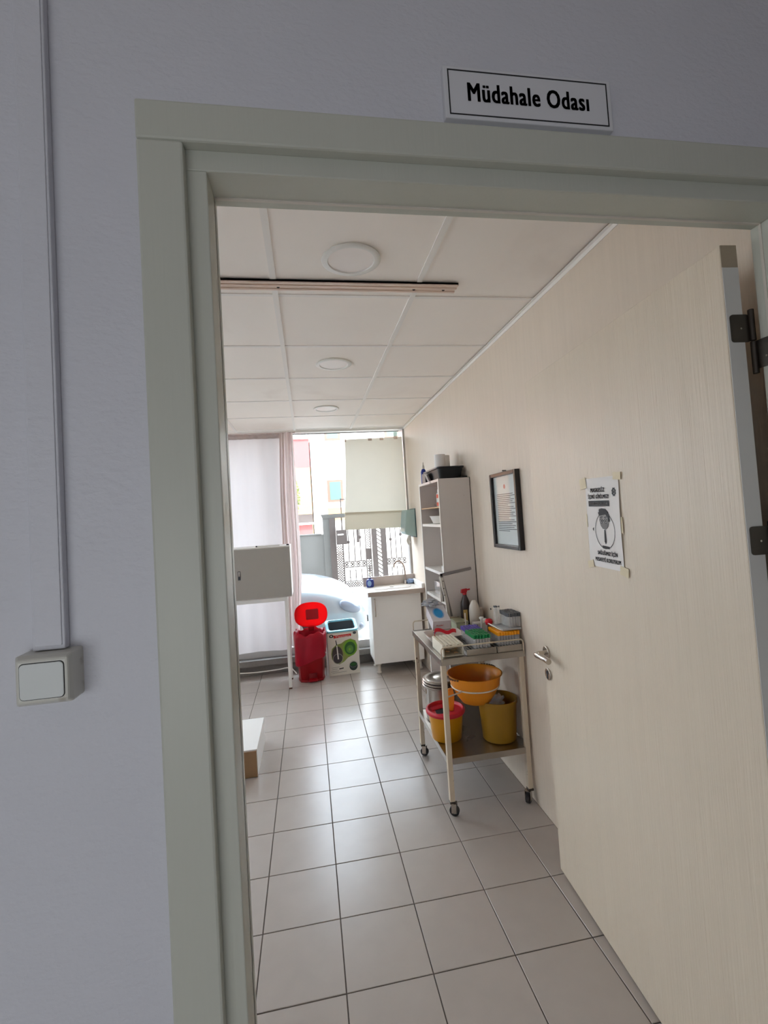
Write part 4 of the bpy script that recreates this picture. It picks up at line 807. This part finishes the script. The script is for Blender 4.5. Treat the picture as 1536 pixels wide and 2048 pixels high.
for k in range(26):
    p = Vector((rnd.uniform(fx0+0.014, fx1-0.014), rnd.uniform(fy0+0.010, fy0+0.12), T0+0.006+rnd.uniform(0, 0.030))); q.tube([p, p+Vector((rnd.uniform(-0.02, 0.02), rnd.uniform(-0.006, 0.006), rnd.uniform(-0.008, 0.010)))], 0.002, 5)
sn = q.build('needle_scraps', m_woodtan, fr_); sn['kind'] = 'stuff'
# tube racks
def tube_rack(name, x0, x1, y0, y1, z, label, m=m_steel, hgt=0.035):
    t = thing(name, ((x0+x1)/2, (y0+y1)/2, z), label, 'tube rack')
    MB().box(x0, x1, y0, y1, z, z+0.003).build('rack_base', m, t)
    for y in (y0, y1-0.003): MB().box(x0, x1, y, y+0.003, z+0.003, z+hgt).build('rack_end', m, t)
    k = int((x1-x0)/0.0165)
    for i in range(k+1):
        x = x0+(x1-x0)*i/k; MB().box(x-0.0012, x+0.0012, y0+0.003, y1-0.003, z+hgt-0.004, z+hgt).build('rack_wire', m, t)
    return t
tube_rack('wire_tube_rack', 0.797, 0.962, 2.430, 2.710, T0, 'steel wire tube rack under the green and purple capped tubes')
tube_rack('wire_tube_rack', 0.968, 1.112, 2.430, 2.600, T0, 'steel wire tube rack under the amber capped tubes')
def tube_proto(cap, h, label, group):
    t = thing('blood_tube', (0, 0, 0), label, 'blood tube', group)
    MB().lathe([(0.0, 0.0), (0.004, 0.0008), (0.0062, 0.004), (0.0062, h-0.018)], (0, 0, 0), 8).build('tube', m_tubeglass, t, smooth=50)
    MB().lathe([(0.0068, h-0.020), (0.0080, h-0.019), (0.0080, h-0.001), (0.0066, h), (0.0, h)], (0, 0, 0), 8).build('cap', cap, t, smooth=45)
    return t
def tubes(cap, h, z, x0, nx, y0, ny, label, group, sp=0.0163, skip=()):
    p = tube_proto(cap, h, label, group); first = True
    for j in range(ny):
        for i in range(nx):
            if (i, j) in skip: continue
            loc = (x0+i*sp+random.uniform(-0.0004, 0.0004), y0+j*sp+random.uniform(-0.0004, 0.0004), z+random.uniform(0, 0.0025))
            if first: p.location = loc; first = False
            else: dup(p, loc)
ZT = T0+0.0035
tubes(m_greencap, 0.100, ZT, 0.848, 6, 2.440, 9, 'green capped blood tube in the block of green tubes', 'green capped tubes')
tubes(m_purplecap, 0.094, ZT, 0.862, 6, 2.598, 7, 'purple capped blood tube in the block of purple tubes', 'purple capped tubes')
tubes(m_yellowcap, 0.102, ZT, 0.986, 8, 2.442, 9, 'amber capped blood tube in the block by the wall', 'amber capped tubes', sp=0.0160)
# grey tray of tubes stacked over the amber ones
ZS = ZT+0.106
gt = thing('grey_tube_tray', (1.06, 2.56, ZS), 'grey foam tray holding grey capped tubes on top of the amber ones', 'tube rack')
MB().box(1.012, 1.122, 2.446, 2.590, ZS, ZS+0.010).build('tray_base', m_greyfoam, gt, bevel=0.002)
tubes(m_greycap, 0.078, ZS+0.0105, 1.056, 5, 2.456, 8, 'grey capped tube standing in the grey tray beside the wall', 'grey capped tubes', sp=0.0150)
for i in range(5):
    x, y = 1.000+0.011*(i % 3)+0.020, 2.600+0.013*(i//3)
    t = thing('sample_vial', (x, y, ZS+0.011), 'slim clear vial with dark stopper in the small bunch beside the grey tubes', 'vial', 'slim vials')
    t.location = (1.022+0.0115*(i % 3), 2.558+0.013*(i//3), ZS+0.0105)
    l_ = t.location; MB().cyl(l_, l_+Z_*0.096, 0.0052, n=8).build('vial', m_tubeglass, t, smooth=50); MB().cyl(l_+Z_*0.096, l_+Z_*0.104, 0.0045, n=8).build('stopper', m_greycap, t, smooth=50)
tag(MB().tube([(0.990, 2.600, ZS+0.012), (1.005, 2.50, ZS+0.004), (1.012, 2.465, ZS+0.002)], 0.0035, 8).build('plastic_pipette', m_white, origin=(1.0, 2.53, ZS), smooth=50), 'thin white pipette lying across the amber caps', 'pipette')
tag(lump('red_holder', (1.000, 2.612, ZS+0.018), (0.024, 0.018, 0.018), m_redthing, seed=21, amp=0.12), 'bright red plastic holder lying behind the amber tubes', 'holder')
# dish with tourniquet
td = thing('white_dish', (0.775, 2.85, T0), 'shallow white tray with a red strap on the trolley', 'tray')
loops = []
for w_, d_, z in ((0.185, 0.150, 0.0), (0.215, 0.185, 0.028), (0.228, 0.200, 0.034), (0.226, 0.198, 0.037), (0.205, 0.175, 0.032), (0.175, 0.140, 0.004)):
    loops.append([Vector((0.785+a, 2.822+b+a*0.05, T0+z)) for a, b in rrect(w_, d_, 0.045, 6)])
k = len(loops[0]); q = MB(); q.add([p for l in loops for p in l], [(i*k+j, i*k+(j+1) % k, (i+1)*k+(j+1) % k, (i+1)*k+j) for i in range(len(loops)-1) for j in range(k)]+[tuple(range(k-1, -1, -1)), tuple(range((len(loops)-1)*k, len(loops)*k))])
q.build('dish', mat('dish_plastic', (206, 196, 186), 0.35), td, smooth=40)
path = smoothpath([(0.712, 2.765, T0+0.030), (0.724, 2.79, T0+0.062), (0.76, 2.80, T0+0.060), (0.80, 2.795, T0+0.042), (0.835, 2.80, T0+0.050), (0.862, 2.815, T0+0.042)], 5)
q = MB()
for a, b in zip(path, path[1:]): q.obox((a+b)/2, (b-a)*0.52, Vector((0, 0.004, 0.010)), Vector((0, -0.0012, 0.0005)))
tag(q.build('tourniquet', m_redthing, origin=(0.78, 2.80, T0+0.03)), 'red tourniquet strap curled in the shallow white tray', 'strap')
# glove box on a blue wad
gb = thing('glove_box', (0.805, 2.985, T0+0.03), 'white disposable glove box with blue oval opening tilted on the trolley', 'box')
gr = Vector((0.995, -0.02, 0.0)).normalized(); gl_ = Vector((0.03, 0.94, 0.33)).normalized(); gn = gr.cross(gl_).normalized(); gc = Vector((0.802, 2.990, T0+0.092))
MB().obox(gc, gr*0.058, gl_*0.095, gn*0.034).build('carton', mat('glove_box_card', (206, 202, 206), 0.45), gb, bevel=0.001)
MB().prism(ell(0, 0, 0.028, 0.054, 28), gc+gn*0.0342, gr, gl_, gn, 0.0006).build('blue_opening', m_bluegrey, gb)
MB().ring2d(ell(0, 0, 0.036, 0.064, 28), ell(0, 0, 0.029, 0.055, 28), gc+gn*0.0342, gr, gl_, gn, 0.0005).build('printed_ring', m_lightbluelabel, gb)
text('Reader', 'lettering', m_redprint, gb, gc-gl_*0.0951+gr*(-0.012)+gn*0.004, gr, gn, -gl_, 0.045, 0.011, 0.0004)
MB().prism([(-0.058, -0.034), (0.058, -0.034), (0.058, -0.026), (-0.058, -0.026)], gc-gl_*0.0951, gr, gn, -gl_, 0.0004).build('printed_stripe', m_inksoft, gb)
tag(lump('blue_wad', (0.745, 2.925, T0+0.016), (0.030, 0.024, 0.0155), mat('blue_film', (40, 110, 170), 0.3), seed=5, amp=0.18), 'small crumpled blue film under the edge of the glove box', 'plastic film')
tag(lump('foil_packet', (0.770, 3.045, T0+0.180), (0.050, 0.030, 0.024), mat('silver_film', (190, 192, 196), 0.25, 0.3), seed=6, amp=0.28, fr=7), 'crumpled silvery film packet on top of the glove box', 'packet')
pg = thing('pale_green_box', (0.955, 3.03, T0), 'pale green card box behind the purple capped tubes', 'box')
MB().box(0.912, 0.992, 2.955, 3.078, T0, T0+0.058).build('carton', m_palegreen, pg, bevel=0.0015)
MB().box(0.910, 0.994, 2.953, 3.080, T0+0.046, T0+0.060).build('lid', mat('pale_green_lid', (178, 180, 150), 0.5), pg, bevel=0.0015)
MB().cyl((0.965, 2.9528, T0+0.053), (0.965, 2.9522, T0+0.053), 0.003, n=10).build('printed_dot', m_ink, pg)
# bottles at the back
sy_ = thing('trigger_spray', (1.005, 3.05, T0), 'dark brown trigger spray bottle with red head', 'spray bottle')
c0 = (1.012, 3.052, T0)
MB().lathe([(0.0, 0.0), (0.030, 0.0), (0.033, 0.004), (0.033, 0.13), (0.030, 0.165), (0.014, 0.205), (0.013, 0.215)], c0, 24).build('bottle', mat('brown_bottle', (54, 44, 42), 0.3), sy_, smooth=40)
MB().box(0.985, 1.012, 3.0145, 3.0190, T0+0.03, T0+0.12).build('bottle_label', mat('label_ochre', (196, 164, 96), 0.5), sy_)
q = MB(); q.cyl((1.012, 3.052, T0+0.213), (1.012, 3.052, T0+0.228), 0.014, n=14); q.obox((1.008, 3.050, T0+0.240), (0.020, 0.0, 0.002), (0, 0.011, 0), (0.002, 0, 0.013)); q.obox((1.037, 3.048, T0+0.246), (0.013, 0, 0.002), (0, 0.005, 0), (0, 0, 0.005)); q.build('trigger_head', mat('red_trigger', (176, 24, 34), 0.35), sy_, bevel=0.003)
wb_ = thing('white_bottle', (1.045, 2.965, T0), 'tall white plastic bottle in front of the spray bottle', 'bottle')
MB().lathe([(0.0, 0.0), (0.032, 0.0), (0.035, 0.004), (0.035, 0.12), (0.030, 0.155), (0.016, 0.180), (0.012, 0.188), (0.0, 0.188)], (1.040, 2.960, T0), 24).build('bottle', mat('milky_plastic', (206, 198, 186), 0.4), wb_, smooth=40)
rb_ = thing('squat_bottle', (1.088, 2.99, T0), 'short milky bottle beside the wall at the back of the trolley', 'bottle')
MB().lathe([(0.0, 0.0), (0.028, 0.0), (0.030, 0.004), (0.030, 0.10), (0.026, 0.125), (0.0, 0.128)], (1.087, 3.005, T0), 24).build('bottle', mat('milky_plastic_b', (188, 178, 168), 0.4), rb_, smooth=40)
wbx = thing('labelled_box', (1.04, 2.86, T0), 'white card box with black label between bottles and amber tubes', 'box')
MB().box(0.995, 1.075, 2.835, 2.890, T0, T0+0.068).build('carton', mat('grey_card_box', (196, 190, 182), 0.5), wbx, bevel=0.001)
MB().box(1.001, 1.013, 2.8345, 2.8352, T0+0.012, T0+0.060).build('black_label', m_ink, wbx)
tag(MB().box(1.055, 1.085, 2.850, 2.885, T0+0.069, T0+0.086).build('cotton_pack', m_paper, origin=(1.07, 2.87, T0+0.069), bevel=0.004), 'little white pack on top of the labelled box', 'pack')
wt_ = thing('plunger_tube', (1.005, 2.73, T0), 'upright white plunger tube with round top behind the green tubes', 'tube')
MB().lathe([(0.0, 0.0), (0.010, 0.0), (0.010, 0.005), (0.006, 0.007), (0.0075, 0.120), (0.0, 0.121)], (0.998, 2.725, T0), 14).build('tube', m_offwhite, wt_, smooth=40)
MB().lathe([(0.0, 0.120), (0.013, 0.121), (0.014, 0.125), (0.012, 0.131), (0.0, 0.132)], (0.998, 2.725, T0), 16).build('cap', m_white, wt_, smooth=40)
tag(MB().cyl((0.955, 2.90, T0), (0.955, 2.90, T0+0.125), 0.0042, n=8).build('thin_tube', m_white, origin=(0.955, 2.90, T0), smooth=50), 'thin white stick standing by the white bottle', 'stick')

# ------------------------------------------------------------------ outside the window
GZ = -0.10
struct(MB().box(-40, 40, YW+0.2, 60, GZ-0.3, GZ).build('ground_outside', m_pave, origin=(0, 20, GZ)), 'pale paving of the yard and street outside', 'ground')
car = thing('white_car', (-1.2, 6.65, GZ), 'white car parked close outside the shop window', 'car')
S_ = [(-3.4, 0.60, 0.55, 0.66, 0.15), (-3.2, 0.74, 0.66, 0.80, 0.10), (-2.6, 0.82, 0.74, 0.88, 0.05), (-1.2, 0.84, 0.74, 0.885, 0.05), (-0.6, 0.84, 0.72, 0.865, 0.05), (-0.1, 0.84, 0.68, 0.83, 0.05), (0.15, 0.83, 0.64, 0.79, 0.05), (0.35, 0.80, 0.58, 0.715, 0.06), (0.50, 0.75, 0.51, 0.625, 0.07), (0.60, 0.68, 0.45, 0.53, 0.08), (0.68, 0.58, 0.36, 0.42, 0.10), (0.72, 0.48, 0.28, 0.31, 0.13)]
yc = 6.72; loops = []
for x, w_, zs, zt, zb in S_:
    h_ = [(-0.93*w_, zb), (-w_, zb+0.10), (-1.0*w_, (zb+zs)/2), (-0.985*w_, zs-0.04), (-0.93*w_, zs+0.02), (-0.80*w_, zs+0.6*(zt-zs)), (-0.5*w_, zt-0.15*(zt-zs)), (0, zt)]
    h_ = h_+[(-a, z) for a, z in h_[-2::-1]]; loops.append([Vector((x, yc+a, z)) for a, z in h_])
k = len(loops[0]); q = MB(); q.add([p for l in loops for p in l], [(i*k+j, (i+1)*k+j, (i+1)*k+(j+1) % k, i*k+(j+1) % k) for i in range(len(loops)-1) for j in range(k)]+[tuple(range(k)), tuple(range(len(loops)*k-1, (len(loops)-1)*k-1, -1))])
cb = q.build('car_body', m_carpaint, car, smooth=60)
cbm = cb.modifiers.new('smooth', 'SUBSURF'); cbm.levels = 2; cbm.render_levels = 2
loops = []
for x, w_, z in ((-3.25, 0.70, 0.84), (-2.7, 0.62, 1.28), (-2.1, 0.60, 1.36), (-1.7, 0.62, 1.33), (-0.75, 0.74, 0.85)): loops.append([Vector((x, yc-w_-(0.1 if 0 < 1 else 0), 0.80)), Vector((x, yc-w_, z)), Vector((x, yc+w_, z)), Vector((x, yc+w_+0.1, 0.80))])
q = MB(); q.add([p for l in loops for p in l], [(i*4+j, (i+1)*4+j, (i+1)*4+(j+1) % 4, i*4+(j+1) % 4) for i in range(4) for j in range(4)]); q.build('car_cabin', m_carglass, car, bevel=0.03)
MB().box(-2.75, -1.68, yc-0.60, yc+0.60, 1.32, 1.385).build('car_roof', m_carpaint, car, bevel=0.03)
hq = MB().ball((0, 0, 0), 0.175, 0.055, 0.075, 24, 14)
R_ = Matrix.Rotation(math.radians(34), 3, 'Z') @ Matrix.Rotation(math.radians(22), 3, 'Y')
hq.v = [R_ @ v+Vector((0.47, yc-0.74, 0.47)) for v in hq.v]; hl = hq.build('headlight', m_lens, car, smooth=60)
fl_ = MB().ball((0, 0, 0), 0.05, 0.02, 0.035, 16, 10); fl_.v = [R_ @ v+Vector((0.60, yc-0.66, 0.20)) for v in fl_.v]; fl_.build('fog_lamp', m_lens, car, smooth=60)
q = MB(); q.box(0.70, 0.735, yc-0.40, yc+0.40, 0.18, 0.27); q.build('grille', m_black, car, bevel=0.01)
for x in (-0.30, -2.75):
    for sgn in (-1, 1):
        a = Vector((x, yc+sgn*0.86, 0.20)); wq = MB().cyl(a-Y_*0.09*sgn, a+Y_*0.005*sgn, 0.30, n=32).build('wheel', m_rubber, car, bevel=0.02, smooth=40)
        MB().cyl(a, a+Y_*0.012*sgn, 0.19, n=24).build('wheel_cover', m_alu, wq, smooth=40)
# yard wall and gate
FY = 11.0
ywl = thing('yard_wall', (-3, FY, GZ), 'grey rendered yard wall behind the white car', 'yard wall')
MB().box(-8, 0.345, FY, FY+0.22, GZ, 1.235).build('wall_body', m_concrete, ywl)
MB().box(-8, 0.30, FY-0.02, FY+0.24, 1.235, 1.26).build('coping', m_concrete, ywl, bevel=0.006)
gp = thing('gate_pillar', (0.45, FY, GZ), 'grey gate pillar with moulded cap at the end of the yard wall', 'pillar')
MB().box(0.345, 0.49, FY-0.02, FY+0.26, GZ, 1.60).build('pillar_shaft', m_concrete, gp); MB().box(0.49, 0.63, FY-0.06, FY+0.26, GZ, 1.60).build('pillar_shaft', m_gatepaint, gp)
MB().add([(0.31, FY-0.06, 1.70), (0.90, FY-0.06, 1.70), (0.90, FY+0.30, 1.70), (0.31, FY+0.30, 1.70), (0.345, FY-0.03, 1.60), (0.86, FY-0.03, 1.60), (0.86, FY+0.26, 1.60), (0.345, FY+0.26, 1.60)], [(0,1,2,3),(7,6,5,4),(0,4,5,1),(1,5,6,2),(2,6,7,3),(3,7,4,0)]).build('pillar_cap', m_concrete, gp)
mb_ = thing('post_step_box', (0.75, FY, 0.985), 'added brown grey box standing in for the stepped gate post block', 'letter box')  # stepped block of the gate post, drawn as an added box with slot
MB().box(0.632, 0.88, FY-0.16, FY-0.065, 0.985, 1.32).build('post_step_body', m_gatepaint, mb_, bevel=0.01); MB().box(0.66, 0.80, FY-0.166, FY-0.159, 1.20, 1.23).build('slot', m_paper, mb_)
def lattice(t, x0, x1, z0, z1, y, p=0.055, w_=0.008):
    q = MB(); n_ = int((x1-x0+z1-z0)/p)+1
    for s in (1, -1):
        for i in range(n_+1):
            c_ = i*p   # lines a+b=c (s=1) or mirrored
            pts = []
            for (a, b) in ((0, c_), (c_, 0)):
                pass
            W_, H_ = x1-x0, z1-z0
            a0, b0 = (c_, 0) if c_ <= W_ else (W_, c_-W_); a1, b1 = (0, c_) if c_ <= H_ else (c_-H_, H_)
            if b0 > H_ or a1 > W_: continue
            if s < 0: a0, a1 = W_-a0, W_-a1
            P0, P1 = Vector((x0+a0, y, z0+b0)), Vector((x0+a1, y, z0+b1)); d_ = P1-P0
            if d_.length < 0.01: continue
            e_ = Vector((-d_.z, 0, d_.x)).normalized(); q.obox((P0+P1)/2, d_/2, e_*w_, Y_*0.004)
    q.build('lattice', m_gatepaint, t)
def gate(label, x0, x1, lat):
    t = thing('iron_gate', ((x0+x1)/2, FY, GZ), label, 'gate')
    zb, ztp = GZ+0.06, 2.05; y = FY
    for x in (x0, x1-0.022): MB().box(x, x+0.022, y-0.012, y+0.012, zb, ztp).build('gate_stile', m_gatepaint, t)
    for z in (0.425, 0.555, 0.10, ztp-0.03): MB().box(x0+0.022, x1-0.022, y-0.010, y+0.010, z, z+0.018).build('gate_rail', m_gatepaint, t)
    n_ = max(3, int((x1-x0)/0.115))
    for i in range(1, n_):
        x = x0+(x1-x0)*i/n_
        b_ = MB().cyl((x, y, 0.565), (x, y, ztp-0.02), 0.012, n=6).build('gate_bar', m_gatepaint, t)
        if i % 2: MB().ball((x, y, 1.02 if i % 4 == 1 else 1.12), 0.038, 0.014, 0.038, 8, 6).build('rosette', m_gatepaint, b_)
        q = MB(); q.cyl((x, y, 0.11), (x, y, 0.36), 0.010, n=6); q.cyl((x, y, 0.34), (x, y, 0.39), 0.020, 0.001, n=6); q.ball((x, y, 0.20), 0.016, 0.010, 0.022, 8, 6); q.build('spear', m_gatepaint, t)
    for i in range(n_):
        x = x0+(x1-x0)*(i+0.5)/n_; MB().tube([(x+0.052*math.cos(a), y, 0.500+0.052*math.sin(a)) for a in [2*math.pi*j/14 for j in range(14)]], 0.009, 5, closed=True).build('gate_ring', m_gatepaint, t)
        q = MB(); q.obox((x, y, 0.50), (0.030, 0, 0.030), (0.008, 0, -0.008), (0, 0.006, 0)); q.obox((x, y, 0.50), (0.030, 0, -0.030), (0.008, 0, 0.008), (0, 0.006, 0)); q.build('gate_cross', m_gatepaint, t)
    for a in lat: lattice(t, *a, y)
    return t
g1 = gate('wrought iron gate leaf next to the gate pillar', 0.775, 1.325, [(0.637, 0.768, 0.10, 0.96), (1.33, 1.425, 0.85, 2.0), (1.33, 1.425, 0.12, 0.58), (0.80, 1.30, -0.03, 0.09)])
MB().box(1.325, 1.43, FY-0.012, FY+0.012, 0.585, 0.845).build('lock_plate', m_gatepaint, g1); MB().box(0.768, 0.776, FY-0.012, FY+0.012, -0.03, 1.6).build('gate_stile', m_gatepaint, g1); MB().box(1.425, 1.445, FY-0.012, FY+0.012, -0.03, 2.05).build('gate_stile', m_gatepaint, g1)
q = MB(); q.cyl((1.378, FY-0.02, 0.44), (1.378, FY-0.02, 0.30), 0.016, 0.028, n=8); q.build('latch', m_gatepaint, g1)
MB().box(1.11, 1.17, FY-0.03, FY-0.015, 1.0, 1.9).build('mast', m_gatepaint, g1)  # narrow upright mast in front of the gate bars
pst = thing('gate_post', (1.63, FY, GZ), 'pair of brown grey posts with a twisted bar between the gate leaves', 'gate post')
MB().box(1.472, 1.585, FY-0.05, FY+0.06, GZ, 2.1).build('post', m_gatepaint, pst); MB().box(1.69, 1.785, FY-0.05, FY+0.06, GZ, 2.1).build('post', m_gatepaint, pst)
for i in range(22): MB().obox((1.637, FY, -0.02+i*0.095), (0.052, 0, -0.040), (0.007, 0, 0.010), (0, 0.010, 0)).build('twist', m_gatepaint, pst)
gate('wrought iron gate leaf on the tap side of the posts', 1.79, 2.90, [(2.92, 3.05, 0.10, 0.96)])
struct(MB().box(3.05, 12, FY, FY+0.22, GZ, 1.6).build('wall_street', m_concrete, origin=(6, FY, GZ)), 'grey street wall beyond the gate', 'wall')
# buildings across the street
BY = 24.0
bw = thing('white_building', (6, BY, GZ), 'white sunlit building across the street', 'building')
MB().box(0.32, 16, BY, BY+8, GZ, 9.0).build('facade', m_bwhite, bw)
for x in (1.08, 4.2, 7.3, 10.4):
    for z in (2.45, 5.6):
        wq = MB().box(x, x+0.80, BY-0.06, BY, z, z+1.12).build('window_surround', m_bframe, bw); MB().box(x+0.12, x+0.68, BY-0.07, BY-0.055, z+0.10, z+1.02).build('window_glass', m_bglass, wq)
MB().box(1.05, 16, BY-0.04, BY, 1.5, 2.15).build('plinth_band', m_bpeach, bw)
br_ = thing('pink_building', (-4, BY-1, GZ), 'pink and peach building across the street by the curtain', 'building')
MB().box(-9, 0.26, BY-1, BY+6, GZ, 2.0).build('ground_floor', m_bpeach, br_); MB().box(-9, 0.26, BY-1, BY+6, 2.0, 4.15).build('middle_floor', m_bpeach, br_); MB().box(-9, 0.26, BY-1, BY+6, 4.15, 5.55).build('upper_floor', m_bred, br_)
MB().box(-9, 0.30, BY-1.1, BY+6, 5.55, 5.75).build('cornice', m_bwhite, br_); MB().box(-9, 0.12, BY, BY+6, 5.75, 7.6).build('roof_floor', m_bwhite, br_)
kc = thing('red_kiosk', (-0.4, 20, GZ), 'red roadside stall visible above the yard wall', 'stall')
MB().box(-1.6, 0.20, 19.5, 20.6, GZ, 1.42).build('stall_body', m_bred, kc); MB().box(-1.7, 0.30, 19.3, 20.7, 1.42, 1.50).build('awning', m_bwhite, kc); MB().box(-1.6, 0.22, 19.6, 20.6, 1.50, 1.85).build('stall_sign', m_gatepaint, kc)
for cx_, lab in ((-0.72, 'small leafy tree in the street beside the drape'),):
    tr_ = thing('street_tree', (cx_, 17.0, GZ), lab, 'tree'); MB().tube([(cx_, 17, GZ), (cx_-0.02, 17, 1.0), (cx_-0.05, 17, 2.4)], 0.05, 8, radii=[0.07, 0.055, 0.03]).build('trunk', m_bark, tr_, smooth=50)
    q = MB(); rnd = random.Random(8)
    for k in range(900):
        t, ph, r = rnd.uniform(0, 6.28), math.acos(rnd.uniform(-1, 1)), rnd.uniform(0.5, 1)**0.5
        c_ = Vector((cx_+0.50*r*math.sin(ph)*math.cos(t), 17+0.5*r*math.sin(ph)*math.sin(t), 2.45+0.95*r*math.cos(ph))); a = Vector((rnd.uniform(-1, 1), rnd.uniform(-1, 1), rnd.uniform(-1, 1))).normalized()*0.06; b = a.orthogonal().normalized()*0.03
        q.add([c_-a, c_+b, c_+a, c_-b], [(0, 1, 2, 3)])
    fo = q.build('foliage', m_leaf, tr_); fo['kind'] = 'stuff'
